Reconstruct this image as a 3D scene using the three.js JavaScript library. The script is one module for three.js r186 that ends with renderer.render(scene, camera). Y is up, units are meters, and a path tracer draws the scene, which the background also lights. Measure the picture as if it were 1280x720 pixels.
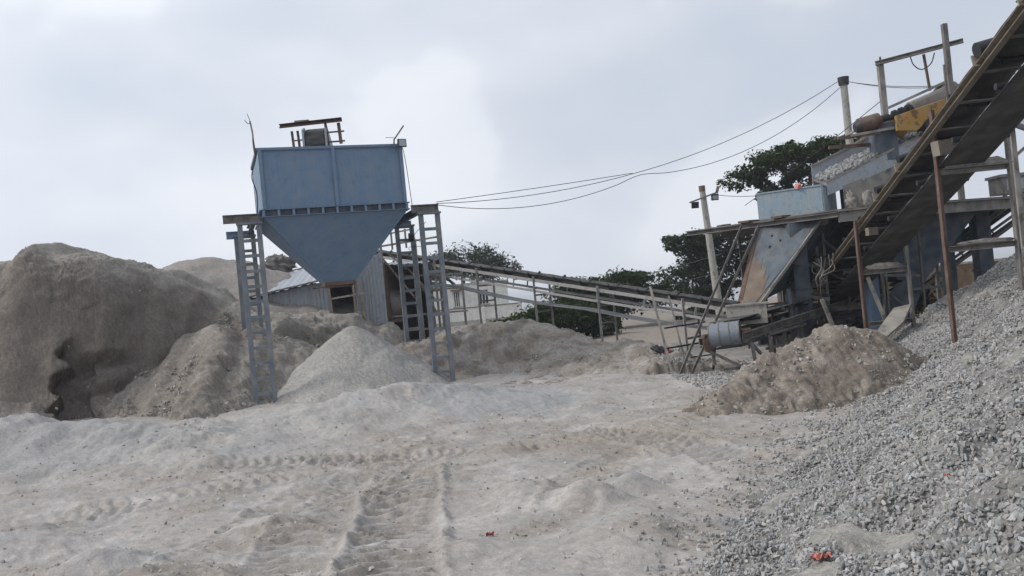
import * as THREE from 'three';
import { mergeGeometries } from 'three/addons/utils/BufferGeometryUtils.js';
import { createNoise2D, createNoise3D } from 'simplex-noise';

// ---------------------------------------------------------------- camera, sky, sun, exposure
const scene = new THREE.Scene();
const camera = new THREE.PerspectiveCamera(37.36, 16 / 9, 0.1, 3000);
camera.rotation.order = 'YXZ';
camera.position.set(0, 2, 0);
camera.rotation.set(THREE.MathUtils.degToRad(0.645), 0, THREE.MathUtils.degToRad(-5.5));

const renderer = new THREE.WebGLRenderer({ antialias: true });
renderer.toneMapping = THREE.LinearToneMapping;
renderer.toneMappingExposure = 1.34;
renderer.shadowMap.enabled = true;

function mulberry(a) {
  return () => { a = (a + 0x6d2b79f5) | 0; let t = Math.imul(a ^ (a >>> 15), 1 | a); t = (t + Math.imul(t ^ (t >>> 7), 61 | t)) ^ t; return ((t ^ (t >>> 14)) >>> 0) / 4294967296; };
}
const n2 = createNoise2D(mulberry(11)), n3 = createNoise3D(mulberry(12));
const clamp = (v, a = 0, b = 1) => Math.min(b, Math.max(a, v));
const sstep = (a, b, v) => { const t = clamp((v - a) / (b - a)); return t * t * (3 - 2 * t); };
const mix = (a, b, t) => a + (b - a) * t;
const fbm = (x, y, o = 4) => { let s = 0, a = 0.5; for (let i = 0; i < o; i++) { s += a * n2(x + i * 17.3, y - i * 9.1); x *= 2.03; y *= 2.03; a *= 0.5; } return s; };
const fbm3 = (x, y, z, o = 3) => { let s = 0, a = 0.5; for (let i = 0; i < o; i++) { s += a * n3(x, y, z); x *= 2.07; y *= 2.07; z *= 2.07; a *= 0.5; } return s; };

const hash3 = (i, j, k) => { let h = Math.imul(i, 374761393) ^ Math.imul(j, 668265263) ^ Math.imul(k, 2147483647 ^ 97531); h = Math.imul(h ^ (h >>> 13), 1274126177); return ((h ^ (h >>> 16)) >>> 0) / 4294967296; };
function clods(x, y, z) {                 // broken lumps: every cell of a 3-D scatter stands out by its own amount
  const X = Math.floor(x), Y = Math.floor(y), Z = Math.floor(z); let f1 = 9, f2 = 9, val = 0;
  for (let i = -1; i < 2; i++) for (let j = -1; j < 2; j++) for (let k = -1; k < 2; k++) {
    const a = X + i, b = Y + j, c = Z + k, dx = a + hash3(a, b, c) - x, dy = b + hash3(a + 71, b, c) - y, dz = c + hash3(a, b + 37, c) - z, r = dx * dx + dy * dy + dz * dz;
    if (r < f1) { f2 = f1; f1 = r; val = hash3(a, b, c + 91); } else if (r < f2) f2 = r;
  }
  return (val - 0.4) * sstep(0, 0.25, Math.sqrt(f2) - Math.sqrt(f1));
}
const SUN = new THREE.Vector3(-0.74, 0.60, 0.05).normalize();
{
  const w = 1024, h = 512, data = new Float32Array(w * h * 4);
  for (let j = 0; j < h; j++) for (let i = 0; i < w; i++) {
    const el = ((j + 0.5) / h - 0.5) * Math.PI, az = ((i + 0.5) / w - 0.5) * Math.PI * 2;
    const x = Math.cos(el) * Math.cos(az), y = Math.sin(el), z = Math.cos(el) * Math.sin(az);
    const o = (j * w + i) * 4;
    let r, g, b;
    if (y < -0.1) { r = 0.32; g = 0.31; b = 0.30; } else {
      const yy = Math.max(y, 0);
      const glow = Math.pow(clamp(0.5 + 0.5 * (x * SUN.x + y * SUN.y + z * SUN.z)), 2.2);
      const k = 1 / (yy + 0.45);
      const c1 = fbm3(x * k * 0.75 + 3.1, yy * 1.7 + 0.4, z * k * 0.75 - 1.7, 5), c2 = fbm3(x * 2.6 - 4, yy * 3.6 + 2, z * 2.6 + 5, 5);
      let m = 0.15 + 0.72 * sstep(-0.75, 0.8, c1 + 0.25 * c2 + 1.1 * (glow - 0.40));        // thin against thick cloud
      const puff = sstep(0.05, 0.25, c2 + 0.4 * c1 - 0.05) * 0.34;
      m = clamp(m + puff * (1 - m));
      const low = Math.exp(-yy * 7);
      const t = [mix(0.43, 0.80, m), mix(0.49, 0.825, m), mix(0.59, 0.865, m)];
      const br = 0.80 + 0.34 * glow;
      r = mix(t[0] * br, 0.58, low * 0.6); g = mix(t[1] * br, 0.61, low * 0.6); b = mix(t[2] * br, 0.67, low * 0.6);
    }
    data[o] = r; data[o + 1] = g; data[o + 2] = b; data[o + 3] = 1;
  }
  const sky = new THREE.DataTexture(data, w, h, THREE.RGBAFormat, THREE.FloatType);
  sky.mapping = THREE.EquirectangularReflectionMapping; sky.magFilter = sky.minFilter = THREE.LinearFilter; sky.needsUpdate = true;
  scene.background = sky; scene.environment = sky;
}
const sun = new THREE.DirectionalLight(new THREE.Color(1, 0.95, 0.88), 1.5);
sun.position.copy(SUN).multiplyScalar(60).add(new THREE.Vector3(0, 0, -18)); sun.target.position.set(0, 0, -18);
sun.castShadow = true; sun.shadow.radius = 26; sun.shadow.mapSize.set(2048, 2048);
Object.assign(sun.shadow.camera, { left: -35, right: 35, top: 35, bottom: -35, near: 1, far: 140 });
scene.add(sun, sun.target);
scene.fog = new THREE.FogExp2(new THREE.Color(0.66, 0.69, 0.74), 0.0009);

// ---------------------------------------------------------------- textures and materials
function tex(size, paint, srgb = true, rep = 1) {
  const d = new Uint8Array(size * size * 4);
  for (let j = 0; j < size; j++) for (let i = 0; i < size; i++) {
    const c = paint(i / size, j / size, i, j), o = (j * size + i) * 4;
    d[o] = clamp(c[0]) * 255; d[o + 1] = clamp(c[1]) * 255; d[o + 2] = clamp(c[2]) * 255; d[o + 3] = 255;
  }
  const t = new THREE.DataTexture(d, size, size); t.wrapS = t.wrapT = THREE.RepeatWrapping;
  t.magFilter = THREE.LinearFilter; t.minFilter = THREE.LinearMipmapLinearFilter; t.generateMipmaps = true;
  if (srgb) t.colorSpace = THREE.SRGBColorSpace; t.repeat.set(rep, rep); t.needsUpdate = true; return t;
}
const tn = (u, v, f, s = 0) => {        // tileable noise: a torus in 4 axes folded to two 3-D lookups
  const a = u * Math.PI * 2, b = v * Math.PI * 2, r = f / 6.283;
  return 0.5 * (n3(Math.cos(a) * r + s, Math.sin(a) * r, Math.cos(b) * r + 7) + n3(Math.sin(b) * r - s, Math.cos(a) * r + 3, Math.sin(a) * r + Math.cos(b) * r));
};
const rt = mulberry(5);
const grainTex = tex(512, (u, v) => { const n = 0.84 + 0.07 * tn(u, v, 14, 2) + 0.11 * tn(u, v, 40) + 0.08 * tn(u, v, 110, 4) + (rt() - 0.5) * 0.14 - (rt() < 0.014 ? 0.25 : 0); return [n, n * 0.996, n * 0.985]; }, true, 0.7);
const fineTex = tex(512, (u, v) => { const n = 0.86 + 0.05 * tn(u, v, 14, 2) + 0.06 * tn(u, v, 40) + 0.05 * tn(u, v, 110, 4) + (rt() - 0.5) * 0.1 - (rt() < 0.012 ? 0.22 : 0); return [n, n * 0.996, n * 0.99]; }, true, 0.7);
const grainBump = tex(512, (u, v) => { const n = 0.5 + 0.22 * tn(u, v, 26, 2) + 0.16 * tn(u, v, 70, 9) + (rt() - 0.5) * 0.18; return [n, n, n]; }, false, 0.7);
const streak = (base, rust, amt, dust = 0.12) => tex(512, (u, v) => {
  const s = sstep(0.05, 0.5, tn(u, v * 0 + 0.3, 40) * 0.6 + tn(u, v, 9) * 0.8 + amt) * 0.9, p = sstep(0.18, 0.42, tn(u, v, 14, 5) + tn(u, v, 50, 3) * 0.5 + amt * 0.6 - 0.12);
  const k = clamp(p * 0.9 + s * 0.25 * amt * 3), d = clamp(dust * (1 + 1.6 * tn(u, v, 6, 8)) + 0.06 * tn(u, v, 60, 1)), g = 1 + 0.055 * tn(u, 0.3 + 0.03 * v, 60, 2) * (0.6 + tn(u, v, 5, 9)) + 0.05 * tn(u, v, 90, 6) + (rt() - 0.5) * 0.03;
  return [0, 1, 2].map((i) => mix(mix(base[i], rust[i], k), [0.60, 0.58, 0.55][i], d) * g);
}, true, 0.45);
const RUST = [0.33, 0.23, 0.17];
const T = {
  blue: streak([0.37, 0.465, 0.57], [0.37, 0.44, 0.52], -0.15, 0.10),
  legblue: streak([0.37, 0.41, 0.46], [0.38, 0.36, 0.35], 0.0, 0.26),
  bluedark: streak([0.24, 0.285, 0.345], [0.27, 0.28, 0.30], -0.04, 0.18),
  bluepale: streak([0.50, 0.58, 0.64], [0.47, 0.50, 0.52], -0.16, 0.22),
  rustblue: streak([0.30, 0.345, 0.39], [0.33, 0.30, 0.28], 0.12, 0.14),
  rust: streak([0.34, 0.25, 0.21], [0.26, 0.18, 0.15], 0.15, 0.16),
  steel: streak([0.34, 0.33, 0.33], [0.27, 0.23, 0.21], 0.05, 0.25),
  dusty: streak([0.46, 0.45, 0.44], [0.34, 0.31, 0.29], 0.0, 0.45),
  tan: streak([0.47, 0.435, 0.385], [0.36, 0.30, 0.25], 0.06, 0.26),
  zinc: streak([0.60, 0.635, 0.68], [0.54, 0.55, 0.57], -0.08, 0.2),
  yellow: streak([0.60, 0.45, 0.20], [0.36, 0.28, 0.20], 0.08, 0.14),
  belt: streak([0.21, 0.21, 0.215], [0.25, 0.245, 0.24], 0.0, 0.16),
  white: streak([0.83, 0.83, 0.81], [0.70, 0.68, 0.65], -0.1, 0.12),
  rail: streak([0.60, 0.60, 0.61], [0.45, 0.43, 0.41], -0.04, 0.3),
  beltdust: streak([0.40, 0.42, 0.45], [0.46, 0.45, 0.44], -0.05, 0.2),
  rusttan: streak([0.41, 0.335, 0.27], [0.33, 0.33, 0.34], 0.2, 0.16),
  concrete: streak([0.60, 0.59, 0.57], [0.45, 0.44, 0.42], 0.0, 0.2),
};
const metalBump = tex(256, (u, v) => { const n = 0.5 + 0.3 * tn(u, v, 8, 3) + 0.2 * tn(u, v, 30, 6); return [n, n, n]; }, false, 0.7);
const std = (o) => new THREE.MeshStandardMaterial({ roughness: 0.8, metalness: 0, ...o });
const M = {};
for (const k in T) M[k] = std({ map: T[k], bumpMap: metalBump, bumpScale: 0.006, roughness: k === 'blue' || k === 'zinc' ? 0.55 : k === 'white' || k === 'concrete' || k === 'dusty' ? 0.92 : 0.75 });
M.zinc.metalness = 0.15; M.drum = M.zinc.clone(); M.drum.color = new THREE.Color(0.55, 0.56, 0.58);
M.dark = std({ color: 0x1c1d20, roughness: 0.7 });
M.black = std({ color: 0x232327, roughness: 0.6 });
M.rubber = std({ color: 0x2c2d30, roughness: 0.85 });
M.cable = std({ color: 0x2b2b2e, roughness: 0.8 });
M.glass = std({ color: 0x9aa5ad, roughness: 0.15, metalness: 0.1 });
M.winglass = std({ color: 0x23272e, roughness: 0.2 });
M.bark = std({ color: 0x4a4036, roughness: 0.95 });
M.red = std({ color: 0xa04a48, roughness: 0.9, side: THREE.DoubleSide });
M.orange = std({ color: 0xc07a6e, roughness: 0.9, side: THREE.DoubleSide });
M.soil = std({ vertexColors: true, map: grainTex, bumpMap: grainBump, bumpScale: 0.015, roughness: 1 });
M.soilFine = std({ vertexColors: true, map: fineTex, bumpMap: grainBump, bumpScale: 0.0055, roughness: 1 });

// ---------------------------------------------------------------- bookkeeping
const used = {};
const numbered = (n) => { used[n] = (used[n] ?? -1) + 1; return used[n] ? n + '_' + String(used[n]).padStart(3, '0') : n; };
function tag(o, label, category, group, kind) {
  if (label) o.userData.label = label; if (category) o.userData.category = category; if (group) o.userData.group = group; if (kind) o.userData.kind = kind; return o;
}
function shadows(o) { o.traverse((m) => { if (m.isMesh) m.castShadow = m.receiveShadow = true; }); return o; }
function top(o, name) { o.name = numbered(name); scene.add(o); return shadows(o); }
function base(name, label, category, pos = [0, 0, 0], turn = 0, group) {
  const g = new THREE.Group(); g.name = numbered(name); g.position.set(...pos); g.rotation.y = turn; scene.add(g); return tag(g, label, category, group);
}

// ---------------------------------------------------------------- terrain (d = distance in front of the camera = -z)
const lerpTable = (t) => (x) => {
  if (x <= t[0][0]) return t[0][1];
  for (let i = 1; i < t.length; i++) if (x <= t[i][0]) { const k = (x - t[i - 1][0]) / (t[i][0] - t[i - 1][0]); return mix(t[i - 1][1], t[i][1], k * k * (3 - 2 * k)); }
  return t[t.length - 1][1];
};
function onPath(pts, x, d) {             // nearest point of a polyline: distance, signed side, length along, interpolated height
  let best = { r: 1e9 }, len = 0;
  for (let i = 0; i + 1 < pts.length; i++) {
    const [ax, ad, ah = 0] = pts[i], [bx, bd, bh = 0] = pts[i + 1], ex = bx - ax, ed = bd - ad, L = Math.hypot(ex, ed);
    const t = clamp(((x - ax) * ex + (d - ad) * ed) / (L * L)), dx = x - ax - ex * t, dd = d - ad - ed * t, r = Math.hypot(dx, dd);
    if (r < best.r) best = { r, s: ex * (d - ad) - ed * (x - ax) > 0 ? r : -r, l: len + t * L, h: mix(ah, bh, t) };
    len += L;
  }
  return best;
}
const ridgeA = [[-13, 14.4, 1.05], [-8.6, 14.1, 0.84], [-7.3, 14, 0.68], [-6.0, 13.6, 0.53], [-5.1, 13.4, 0.36], [-4.4, 13.5, 0.12]];
const ridgeB = [[-6.2, 15.4, 0.12], [-4.7, 15.5, 0.36], [-3.7, 15.4, 0.42], [-2.5, 15.7, 0.54], [-1.75, 16.2, 0.52], [-1.2, 16.4, 0.42], [-0.7, 16.3, 0.24], [-0.2, 16.2, 0.08]];
const sampleRidge = (p, step = 0.22) => { const o = []; for (let i = 0; i + 1 < p.length; i++) { const n = Math.ceil(Math.hypot(p[i + 1][0] - p[i][0], p[i + 1][1] - p[i][1]) / step); for (let k = 0; k < n; k++) o.push(p[i].map((v, q) => mix(v, p[i + 1][q], k / n))); } return o; };
const ridgeH = (s, x, d, w) => { let m = 0; for (const [px, pd, ph] of s) { const r = Math.hypot(x - px, d - pd) / w; if (r < 2.6) { const v = ph * Math.exp(-Math.pow(r, 1.7)); if (v > m) m = v; } } return m; };
const tracks = [
  { p: [[-0.85, 4.2], [-1.0, 5.5], [-1.17, 6.9], [-1.4, 9.5], [-1.56, 11.8]], w: 0.38, lug: 0.17 },
  { p: [[-1.75, 4.2], [-1.95, 6.0], [-2.1, 8.0], [-2.0, 10.5], [-1.7, 12.6]], w: 0.36, lug: 0.18, amp: 0.6 },
  { p: [[-4.6, 11.6], [-2.6, 11.7], [-0.4, 11.4], [1.4, 11.9], [3.0, 12.4]], w: 0.4, lug: 0.16, amp: 0.6 },
  { p: [[0.2, 7.4], [0.6, 9.2], [1.3, 10.4], [2.6, 11.0]], w: 0.3, lug: 0.15, amp: 0.5 },
  { p: [[-6.2, 9.2], [-4.4, 10.0], [-3.0, 10.9], [-1.9, 12.4], [-1.7, 13.6]], w: 0.33, lug: 0.18, amp: 0.55 },
  { p: [[0.2, 13.2], [1.0, 12.2], [1.9, 10.6], [2.3, 9.2], [2.3, 8.0]], w: 0.34, lug: 0.17, amp: 0.7 },
  { p: [[-2.6, 5.0], [-2.9, 7.0], [-2.7, 9.0], [-2.2, 11.2]], w: 0.3, lug: 0.18, amp: 0.5 },
];
for (const t of tracks) t.len = t.p.reduce((s, p, i) => s + (i ? Math.hypot(p[0] - t.p[i - 1][0], p[1] - t.p[i - 1][1]) : 0), 0);
const heaps = [[0.5, 8.15, 0.17, 0.55], [1.02, 8.5, 0.16, 0.42], [-0.15, 8.7, 0.10, 0.6], [0.85, 6.8, 0.13, 0.85], [-2.35, 8.2, 0.13, 0.7], [-3.75, 7.25, 0.2, 0.7], [-3.0, 6.6, 0.1, 0.6], [-5.2, 8.6, 0.12, 1.0], [-0.55, 7.0, 0.07, 0.5], [1.7, 9.6, 0.08, 0.5], [-0.3, 11.2, 0.07, 0.6], [-4.8, 12.2, 0.12, 1.2]];
const wet = (x, d) => fbm(x * 0.5 + 9, d * 0.7 - 4, 4);
const ridgeAs = sampleRidge(ridgeA), ridgeBs = sampleRidge(ridgeB);
function groundH(x, d) {
  const far = sstep(26, 60, d), fade = 1 - far;
  let h = fade * (0.07 * n2(x * 0.22, d * 0.22) + 0.03 * n2(x * 0.8 + 5, d * 0.8)) + 0.012 * n2(x * 2.6, d * 2.6) + 0.006 * n2(x * 7, d * 7);
  if (d > 60) h -= (d - 60) * 0.027;
  if (d < 26 && d > 2 && Math.abs(x) < 16) {
    const k = 1 + 0.25 * fbm(x * 0.9, d * 0.9, 3), wob = 1 + 0.18 * n2(x * 0.8 + 2, d * 0.8);
    const p = k * ridgeH(ridgeAs, x, d, 1.45 * wob), q = k * ridgeH(ridgeBs, x, d, 1.3 * wob); h += p + q - 1.2 * p * q;
    for (const [cx, cd, ch, cr] of heaps) { const r = Math.sqrt(Math.pow(Math.hypot(x - cx, d - cd) * (1 + 0.45 * fbm(x * 1.6 + cx, d * 1.6, 3)) / cr, 2) + 0.035); if (r < 1) h += ch * 1.5 * (1 - r) * (1 - r) * (1 + r * 0.8); }
    for (const t of tracks) {
      const q = onPath(t.p, x, d); if (q.r > t.w * 2) continue;
      const k = sstep(t.w * 1.05, t.w * 0.86, q.r), worn = sstep(-0.45, 0.15, fbm(q.l * 0.7 + 3 * t.w, q.s, 3) + 0.2), ends = sstep(0, 0.8, q.l) * sstep(0, 1.6, t.len - q.l);
      const ph = (q.l + 0.10 * Math.abs(q.s) / t.w + 0.03 * n2(q.l * 3, q.s * 4)) / t.lug, saw = ph - Math.floor(ph), amp = t.amp ?? 1;
      h += amp * ends * (k * (-0.018 + worn * 0.07 * (sstep(0, 0.2, saw) - sstep(0.35, 0.95, saw) - 0.3)) + 0.07 * Math.max(0, 0.62 + 0.6 * fbm(q.l * 1.1, t.w * 9 + 3 * Math.sign(q.s), 3) + 0.3 * n2(q.l * 9, q.s)) * Math.exp(-Math.pow((q.r - t.w * (1.12 + 0.08 * n2(q.l * 1.6, Math.sign(q.s) + t.w))) / 0.045, 2)));
    }
    const lump = sstep(0.1, 0.55, wet(x, d)) + 0.5 * sstep(11.5, 13, d) * sstep(17, 14, d) * sstep(-0.5, 0.6, n2(x * 0.5, d));
    h += lump * (0.018 * Math.abs(n2(x * 2.3, d * 3.2)) + 0.016 * Math.abs(n2(x * 9, d * 13)) + 0.03 * clods(x * 6, 0.5, d * 8) + 0.018 * clods(x * 14, 2.5, d * 17));
  }
  return h;
}
const leftCrest = lerpTable([[-22, 3.6], [-15, 4.2], [-13.3, 4.2], [-12.6, 4.75], [-11.9, 4.35], [-11.2, 4.15], [-10.2, 3.75], [-9.2, 3.15], [-8.5, 2.55], [-7.6, 2.2], [-6.6, 2.1], [-5.2, 1.95], [-4.2, 1.45], [-3.4, 0.7], [-2.6, 0.0], [-2, -0.5]]);
const leftWall = lerpTable([[-22, 18.6], [-13, 20.3], [-11.6, 20.7], [-10.7, 21.2], [-9.9, 22.1], [-9.2, 22.7], [-8.8, 22.8], [-8.2, 22.6], [-7.3, 22.0], [-6.7, 22.2], [-6, 23.6], [-5, 24.2], [-4, 24.5], [-2, 25]]);
const leftTal = lerpTable([[-14, 0.7], [-11.8, 0.6], [-11.3, 0.25], [-10.7, 0.3], [-9.7, 1.0], [-8.8, 1.8], [-7.8, 2.0], [-7, 1.6], [-5, 1.0], [-3, 0.5]]);
const leftS = (x, d) => d - leftWall(x) - 0.14 * n2(x * 0.55, 2.2);
function leftH(x, d) {
  const s = leftS(x, d), c = leftCrest(x) + 0.08 * n2(x * 0.9, d * 0.5), back = d - leftWall(x);
  const up = 0.78 * (0.35 * clamp((s + 0.5) / 1.9) + 0.65 * sstep(-0.5, 1.5, s)) + 0.22 * sstep(0.6, 2.6, s);
  let h = mix(-0.4, c, up) - Math.max(0, back - 4.5) * 0.55;
  const tal = leftTal(x) + Math.min(0, s) * 0.66; if (s < 0.8) h = Math.max(h, tal + 0.02 * n2(x * 2, d * 2));
  const f = onPath([[-7.0, 22.8, 2.0], [-7.1, 21.7, 1.35], [-7.2, 20.7, 0.7], [-7.4, 19.5, 0.2], [-7.6, 18.4, -0.1]], x, d);
  h = Math.max(h, f.h - 0.62 * f.r + 0.05 * n2(x * 2.0, d * 2.0));
  return h;
}
const heapH = (x, d) => { const r = Math.hypot((x + 11.2) * 0.78, d - 31) + 0.25 * n2(x * 0.5, d * 0.5); return 5.3 - 0.62 * Math.sqrt(r * r + 1.6) + 0.03 * n2(x * 2, d * 2); };
const coneH = (x, d) => { const r = Math.hypot(x + 4.3, (d - 22.4)) * (1 + 0.04 * n2(x * 1.1, d * 1.1)); return 1.82 - 0.72 * Math.sqrt(r * r + 0.05) + 0.012 * n2(x * 5, d * 5); };
const bankLine = [[-2.8, 24.4, 1.0], [-1.6, 24.8, 1.3], [0.1, 25, 1.3], [1.0, 24.3, 0.95], [1.9, 23.2, 0.58], [2.8, 21.8, 0.3], [3.8, 20.6, 0.16], [4.6, 20.2, 0.0]];
function bankH(x, d) {
  const q = onPath(bankLine, x, d), front = q.s < 0, e = q.r + 0.25 * fbm(x * 1.2, d * 1.2);
  let h = q.h * (front ? 1 - 1.15 * sstep(0, 2.9, e) + 0.12 * n2(x * 1.5, d * 1.5) * sstep(0, 1, e) : 1) - (front ? 0.02 : 0.5 * Math.max(0, e - 0.5)) + 0.05 * fbm(x * 3, d * 3);
  const step = sstep(18.95, 19.05, d + 0.12 * n2(x * 3, 1)) * sstep(2.6, 3.0, x) * sstep(4.3, 3.9, x); h += step * 0.2; h -= sstep(19.06, 18.9, d + 0.12 * n2(x * 3, 1)) * 0.6;
  return h;
}
function dirtH(x, d) {
  const q = onPath([[2.9, 12.7, 0.30], [3.7, 13.1, 0.62], [4.4, 13.4, 0.85], [5.0, 13.6, 1.02], [5.5, 13.75, 0.98], [5.8, 13.9, 0.8]], x, d);
  const r = Math.hypot(q.r, 0.25) - 0.25;
  return q.h - 0.8 * r - 0.12 * r * r + 0.08 * fbm(x * 1.3, d * 1.3, 2) + 0.03 * Math.abs(n2(x * 5, d * 5));
}
const gravelToe = [[0.2, 1.5], [0.75, 4.4], [1.25, 6.0], [2.7, 8.8], [4.65, 11.8], [5.75, 14], [6.5, 16.4], [7.2, 19]];
function gravelH(x, d) {
  const q = onPath(gravelToe, x, d), t = -q.s + 0.35 * fbm(x * 0.8, d * 0.8);
  if (t < -0.6) return -0.3 + t * 0.2;
  let h = t < 1.6 ? 0.44 * t : 0.704 + 0.74 * (t - 1.6);
  h = Math.min(h, 2.9 + 0.15 * n2(x, d)); h = Math.min(h, 0.75 * (19.6 - d) + 0.2 * n2(x * 0.8, d));
  return h - 0.03 + 0.05 * n2(x * 1.6, d * 1.6);
}
const gravelDust = (x, d) => sstep(0.28, 0.5, fbm(x * 0.9 + 31, d * 0.55 + 8, 3) + 0.3 * Math.exp(-Math.pow(Math.hypot((x - 1.95 + 0.3 * (d - 5.0)) * 1.8, (d - 5.0) * 0.7) / 0.26, 2)) + 0.5 * Math.exp(-Math.pow(Math.hypot(x - 8.2, (d - 12.6) * 0.6) / 0.7, 2)));

function gridMesh(name, xs, ds, H, colour, m, disp) {
  const nx = xs.length, nd = ds.length, pos = new Float32Array(nx * nd * 3), col = new Float32Array(nx * nd * 3), uv = new Float32Array(nx * nd * 2), idx = [];
  let k = 0;
  for (let j = 0; j < nd; j++) for (let i = 0; i < nx; i++, k++) {
    const x = xs[i], d = ds[j], y = H(x, d);
    pos.set([x, y, -d], k * 3); uv.set([x + 0.7 * d, y + 0.7 * d - 0.6 * x], k * 2);
  }
  const keep = (a) => !m.userData.floor || pos[a * 3 + 1] > m.userData.floor(pos[a * 3], -pos[a * 3 + 2]);
  for (let j = 0; j + 1 < nd; j++) for (let i = 0; i + 1 < nx; i++) {
    const a = j * nx + i, b = a + 1, c = a + nx, e = c + 1;
    if (!keep(a) && !keep(b) && !keep(c) && !keep(e)) continue;
    idx.push(a, b, c, b, e, c);
  }
  const g = new THREE.BufferGeometry();
  g.setAttribute('position', new THREE.BufferAttribute(pos, 3)); g.setAttribute('uv', new THREE.BufferAttribute(uv, 2)); g.setIndex(idx); g.computeVertexNormals();
  if (disp) {
    const n = g.attributes.normal;
    for (let q = 0; q < k; q++) { const v = disp(pos[q * 3], pos[q * 3 + 1], pos[q * 3 + 2]); pos[q * 3] += n.getX(q) * v; pos[q * 3 + 1] += n.getY(q) * v; pos[q * 3 + 2] += n.getZ(q) * v; }
    g.computeVertexNormals();
  }
  for (let q = 0; q < k; q++) col.set(colour(pos[q * 3], -pos[q * 3 + 2], pos[q * 3 + 1]), q * 3);
  g.setAttribute('color', new THREE.BufferAttribute(col, 3));
  const o = new THREE.Mesh(g, m); return name ? top(o, name) : o;
}
const range = (a, b, s) => { const o = []; for (let v = a; v < b + s * 0.5; v += s) o.push(v); return o; };
const spread = (parts) => { const o = []; for (const [a, b, s] of parts) for (let v = a; v < b - 1e-6; v += s) o.push(v); o.push(parts[parts.length - 1][1]); return o; };
const mix3 = (a, b, t) => [mix(a[0], b[0], t), mix(a[1], b[1], t), mix(a[2], b[2], t)];
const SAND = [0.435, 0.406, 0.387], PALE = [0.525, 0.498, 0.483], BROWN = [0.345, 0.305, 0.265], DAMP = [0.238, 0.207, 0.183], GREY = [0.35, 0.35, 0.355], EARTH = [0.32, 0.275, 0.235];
function groundC(x, d) {
  let c = mix3(SAND, PALE, sstep(-0.1, 0.5, fbm(x * 0.6, d * 0.9 + 20, 4)));
  c = mix3(c, GREY, 0.55 * sstep(0.05, 0.5, fbm(x * 0.8 + 40, d * 0.6, 4)));
  c = mix3(c, BROWN, 0.6 * sstep(0.02, 0.42, wet(x, d) + 0.12 * n2(x * 6, d * 9)));
  for (const t of tracks) { const q = onPath(t.p, x, d); if (q.r < t.w * 1.3) c = mix3(c, BROWN, 0.3 * sstep(t.w * 1.1, t.w * 0.7, q.r) * sstep(-0.3, 0.3, n2(q.l * 1.3, q.s * 2))); }
  c = mix3(c, BROWN, 0.8 * sstep(1.25, 0.4, Math.hypot((x - 0.9) * 0.62, (d - 11.3) * 0.9) + 0.3 * n2(x * 3, d * 3)));
  const hp = onPath(ridgeA, x, d), hb = onPath(ridgeB, x, d), flow = sstep(2.2, 1.3, Math.min(hp.r, hb.r) + 0.4 * n2(x * 0.7, d * 0.7));
  c = mix3(c, mix3([0.47, 0.445, 0.42], [0.44, 0.435, 0.43], 0.5 + 0.9 * fbm(x * 0.7, d * 0.7, 3)), 0.8 * flow);
  c = mix3(c, [0.36, 0.36, 0.37], 0.6 * sstep(2.6, 1.2, Math.hypot(hp.r, Math.max(0, hp.s)) + 0.6 * fbm(x * 0.9, d * 1.3, 4)) * sstep(-5.0, -6.2, x + n2(d, x)) );
  c = mix3(c, BROWN, 0.45 * sstep(10.2, 11.2, d + n2(x, d)) * sstep(14.6, 13.2, d + 0.8 * n2(x * 0.6 + 3, d)) * (1 - flow) * sstep(-0.4, 0.3, fbm(x * 1.6, d * 2.4, 4)));
  c = mix3(c, [0.40, 0.40, 0.41], 0.8 * sstep(1.7, 1.5, Math.hypot((x + 0.5) * 1.0, (d - 16.6) * 0.6) + 0.2 * n2(x * 1.2, d * 1.2)));
  c = mix3(c, EARTH, sstep(24, 32, d));
  const f = 1 + 0.07 * n2(x * 5, d * 7) + 0.05 * n2(x * 17, d * 23); return c.map((v) => v * f);
}
{
  const xs = spread([[-900, -200, 100], [-200, -40, 20], [-40, -14, 1], [-14, -7, 0.1], [-7, 5.5, 0.031], [5.5, 12, 0.1], [12, 40, 1], [40, 200, 20], [200, 900, 100]]);
  const ds = spread([[-300, -20, 40], [-20, 2, 1], [2, 4.5, 0.1], [4.5, 10, 0.024], [10, 15, 0.04], [15, 24, 0.08], [24, 40, 0.4], [40, 100, 3], [100, 300, 20], [300, 1500, 100]]);
  tag(gridMesh('ground', xs, ds, groundH, groundC, M.soilFine), 'pale grey stone dust ground of the crusher yard with tyre tracks', 'ground', null, 'structure');
}
const soilOn = (eps) => { const m = M.soil.clone(); m.userData.floor = (x, d) => groundH(x, d) - eps; return m; };
const rough = (x, y, z, a, f) => { const big = fbm3(x * f * 0.6, y * f * 0.6, z * f * 0.6, 2), crack = Math.abs(n3(x * f * 1.1 + 5, y * f * 1.1, z * f * 1.1)), zone = sstep(-0.1, 0.5, n3(x * f * 0.45 + 9, y * f * 0.45, z * f * 0.45)); return a * (big + zone * (0.9 * Math.min(crack, 0.35) - 0.2) + 0.22 * fbm3(x * 4, y * 4, z * 4, 3) + zone * 0.25 * Math.abs(n3(x * 7, y * 7, z * 7))); };
const noiseDisp = (a) => (x, y, z) => a * (0.75 * fbm3(x * 1.2, y * 1.2, z * 1.2, 4) + 0.35 * fbm3(x * 5, y * 5, z * 5, 3));
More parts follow.
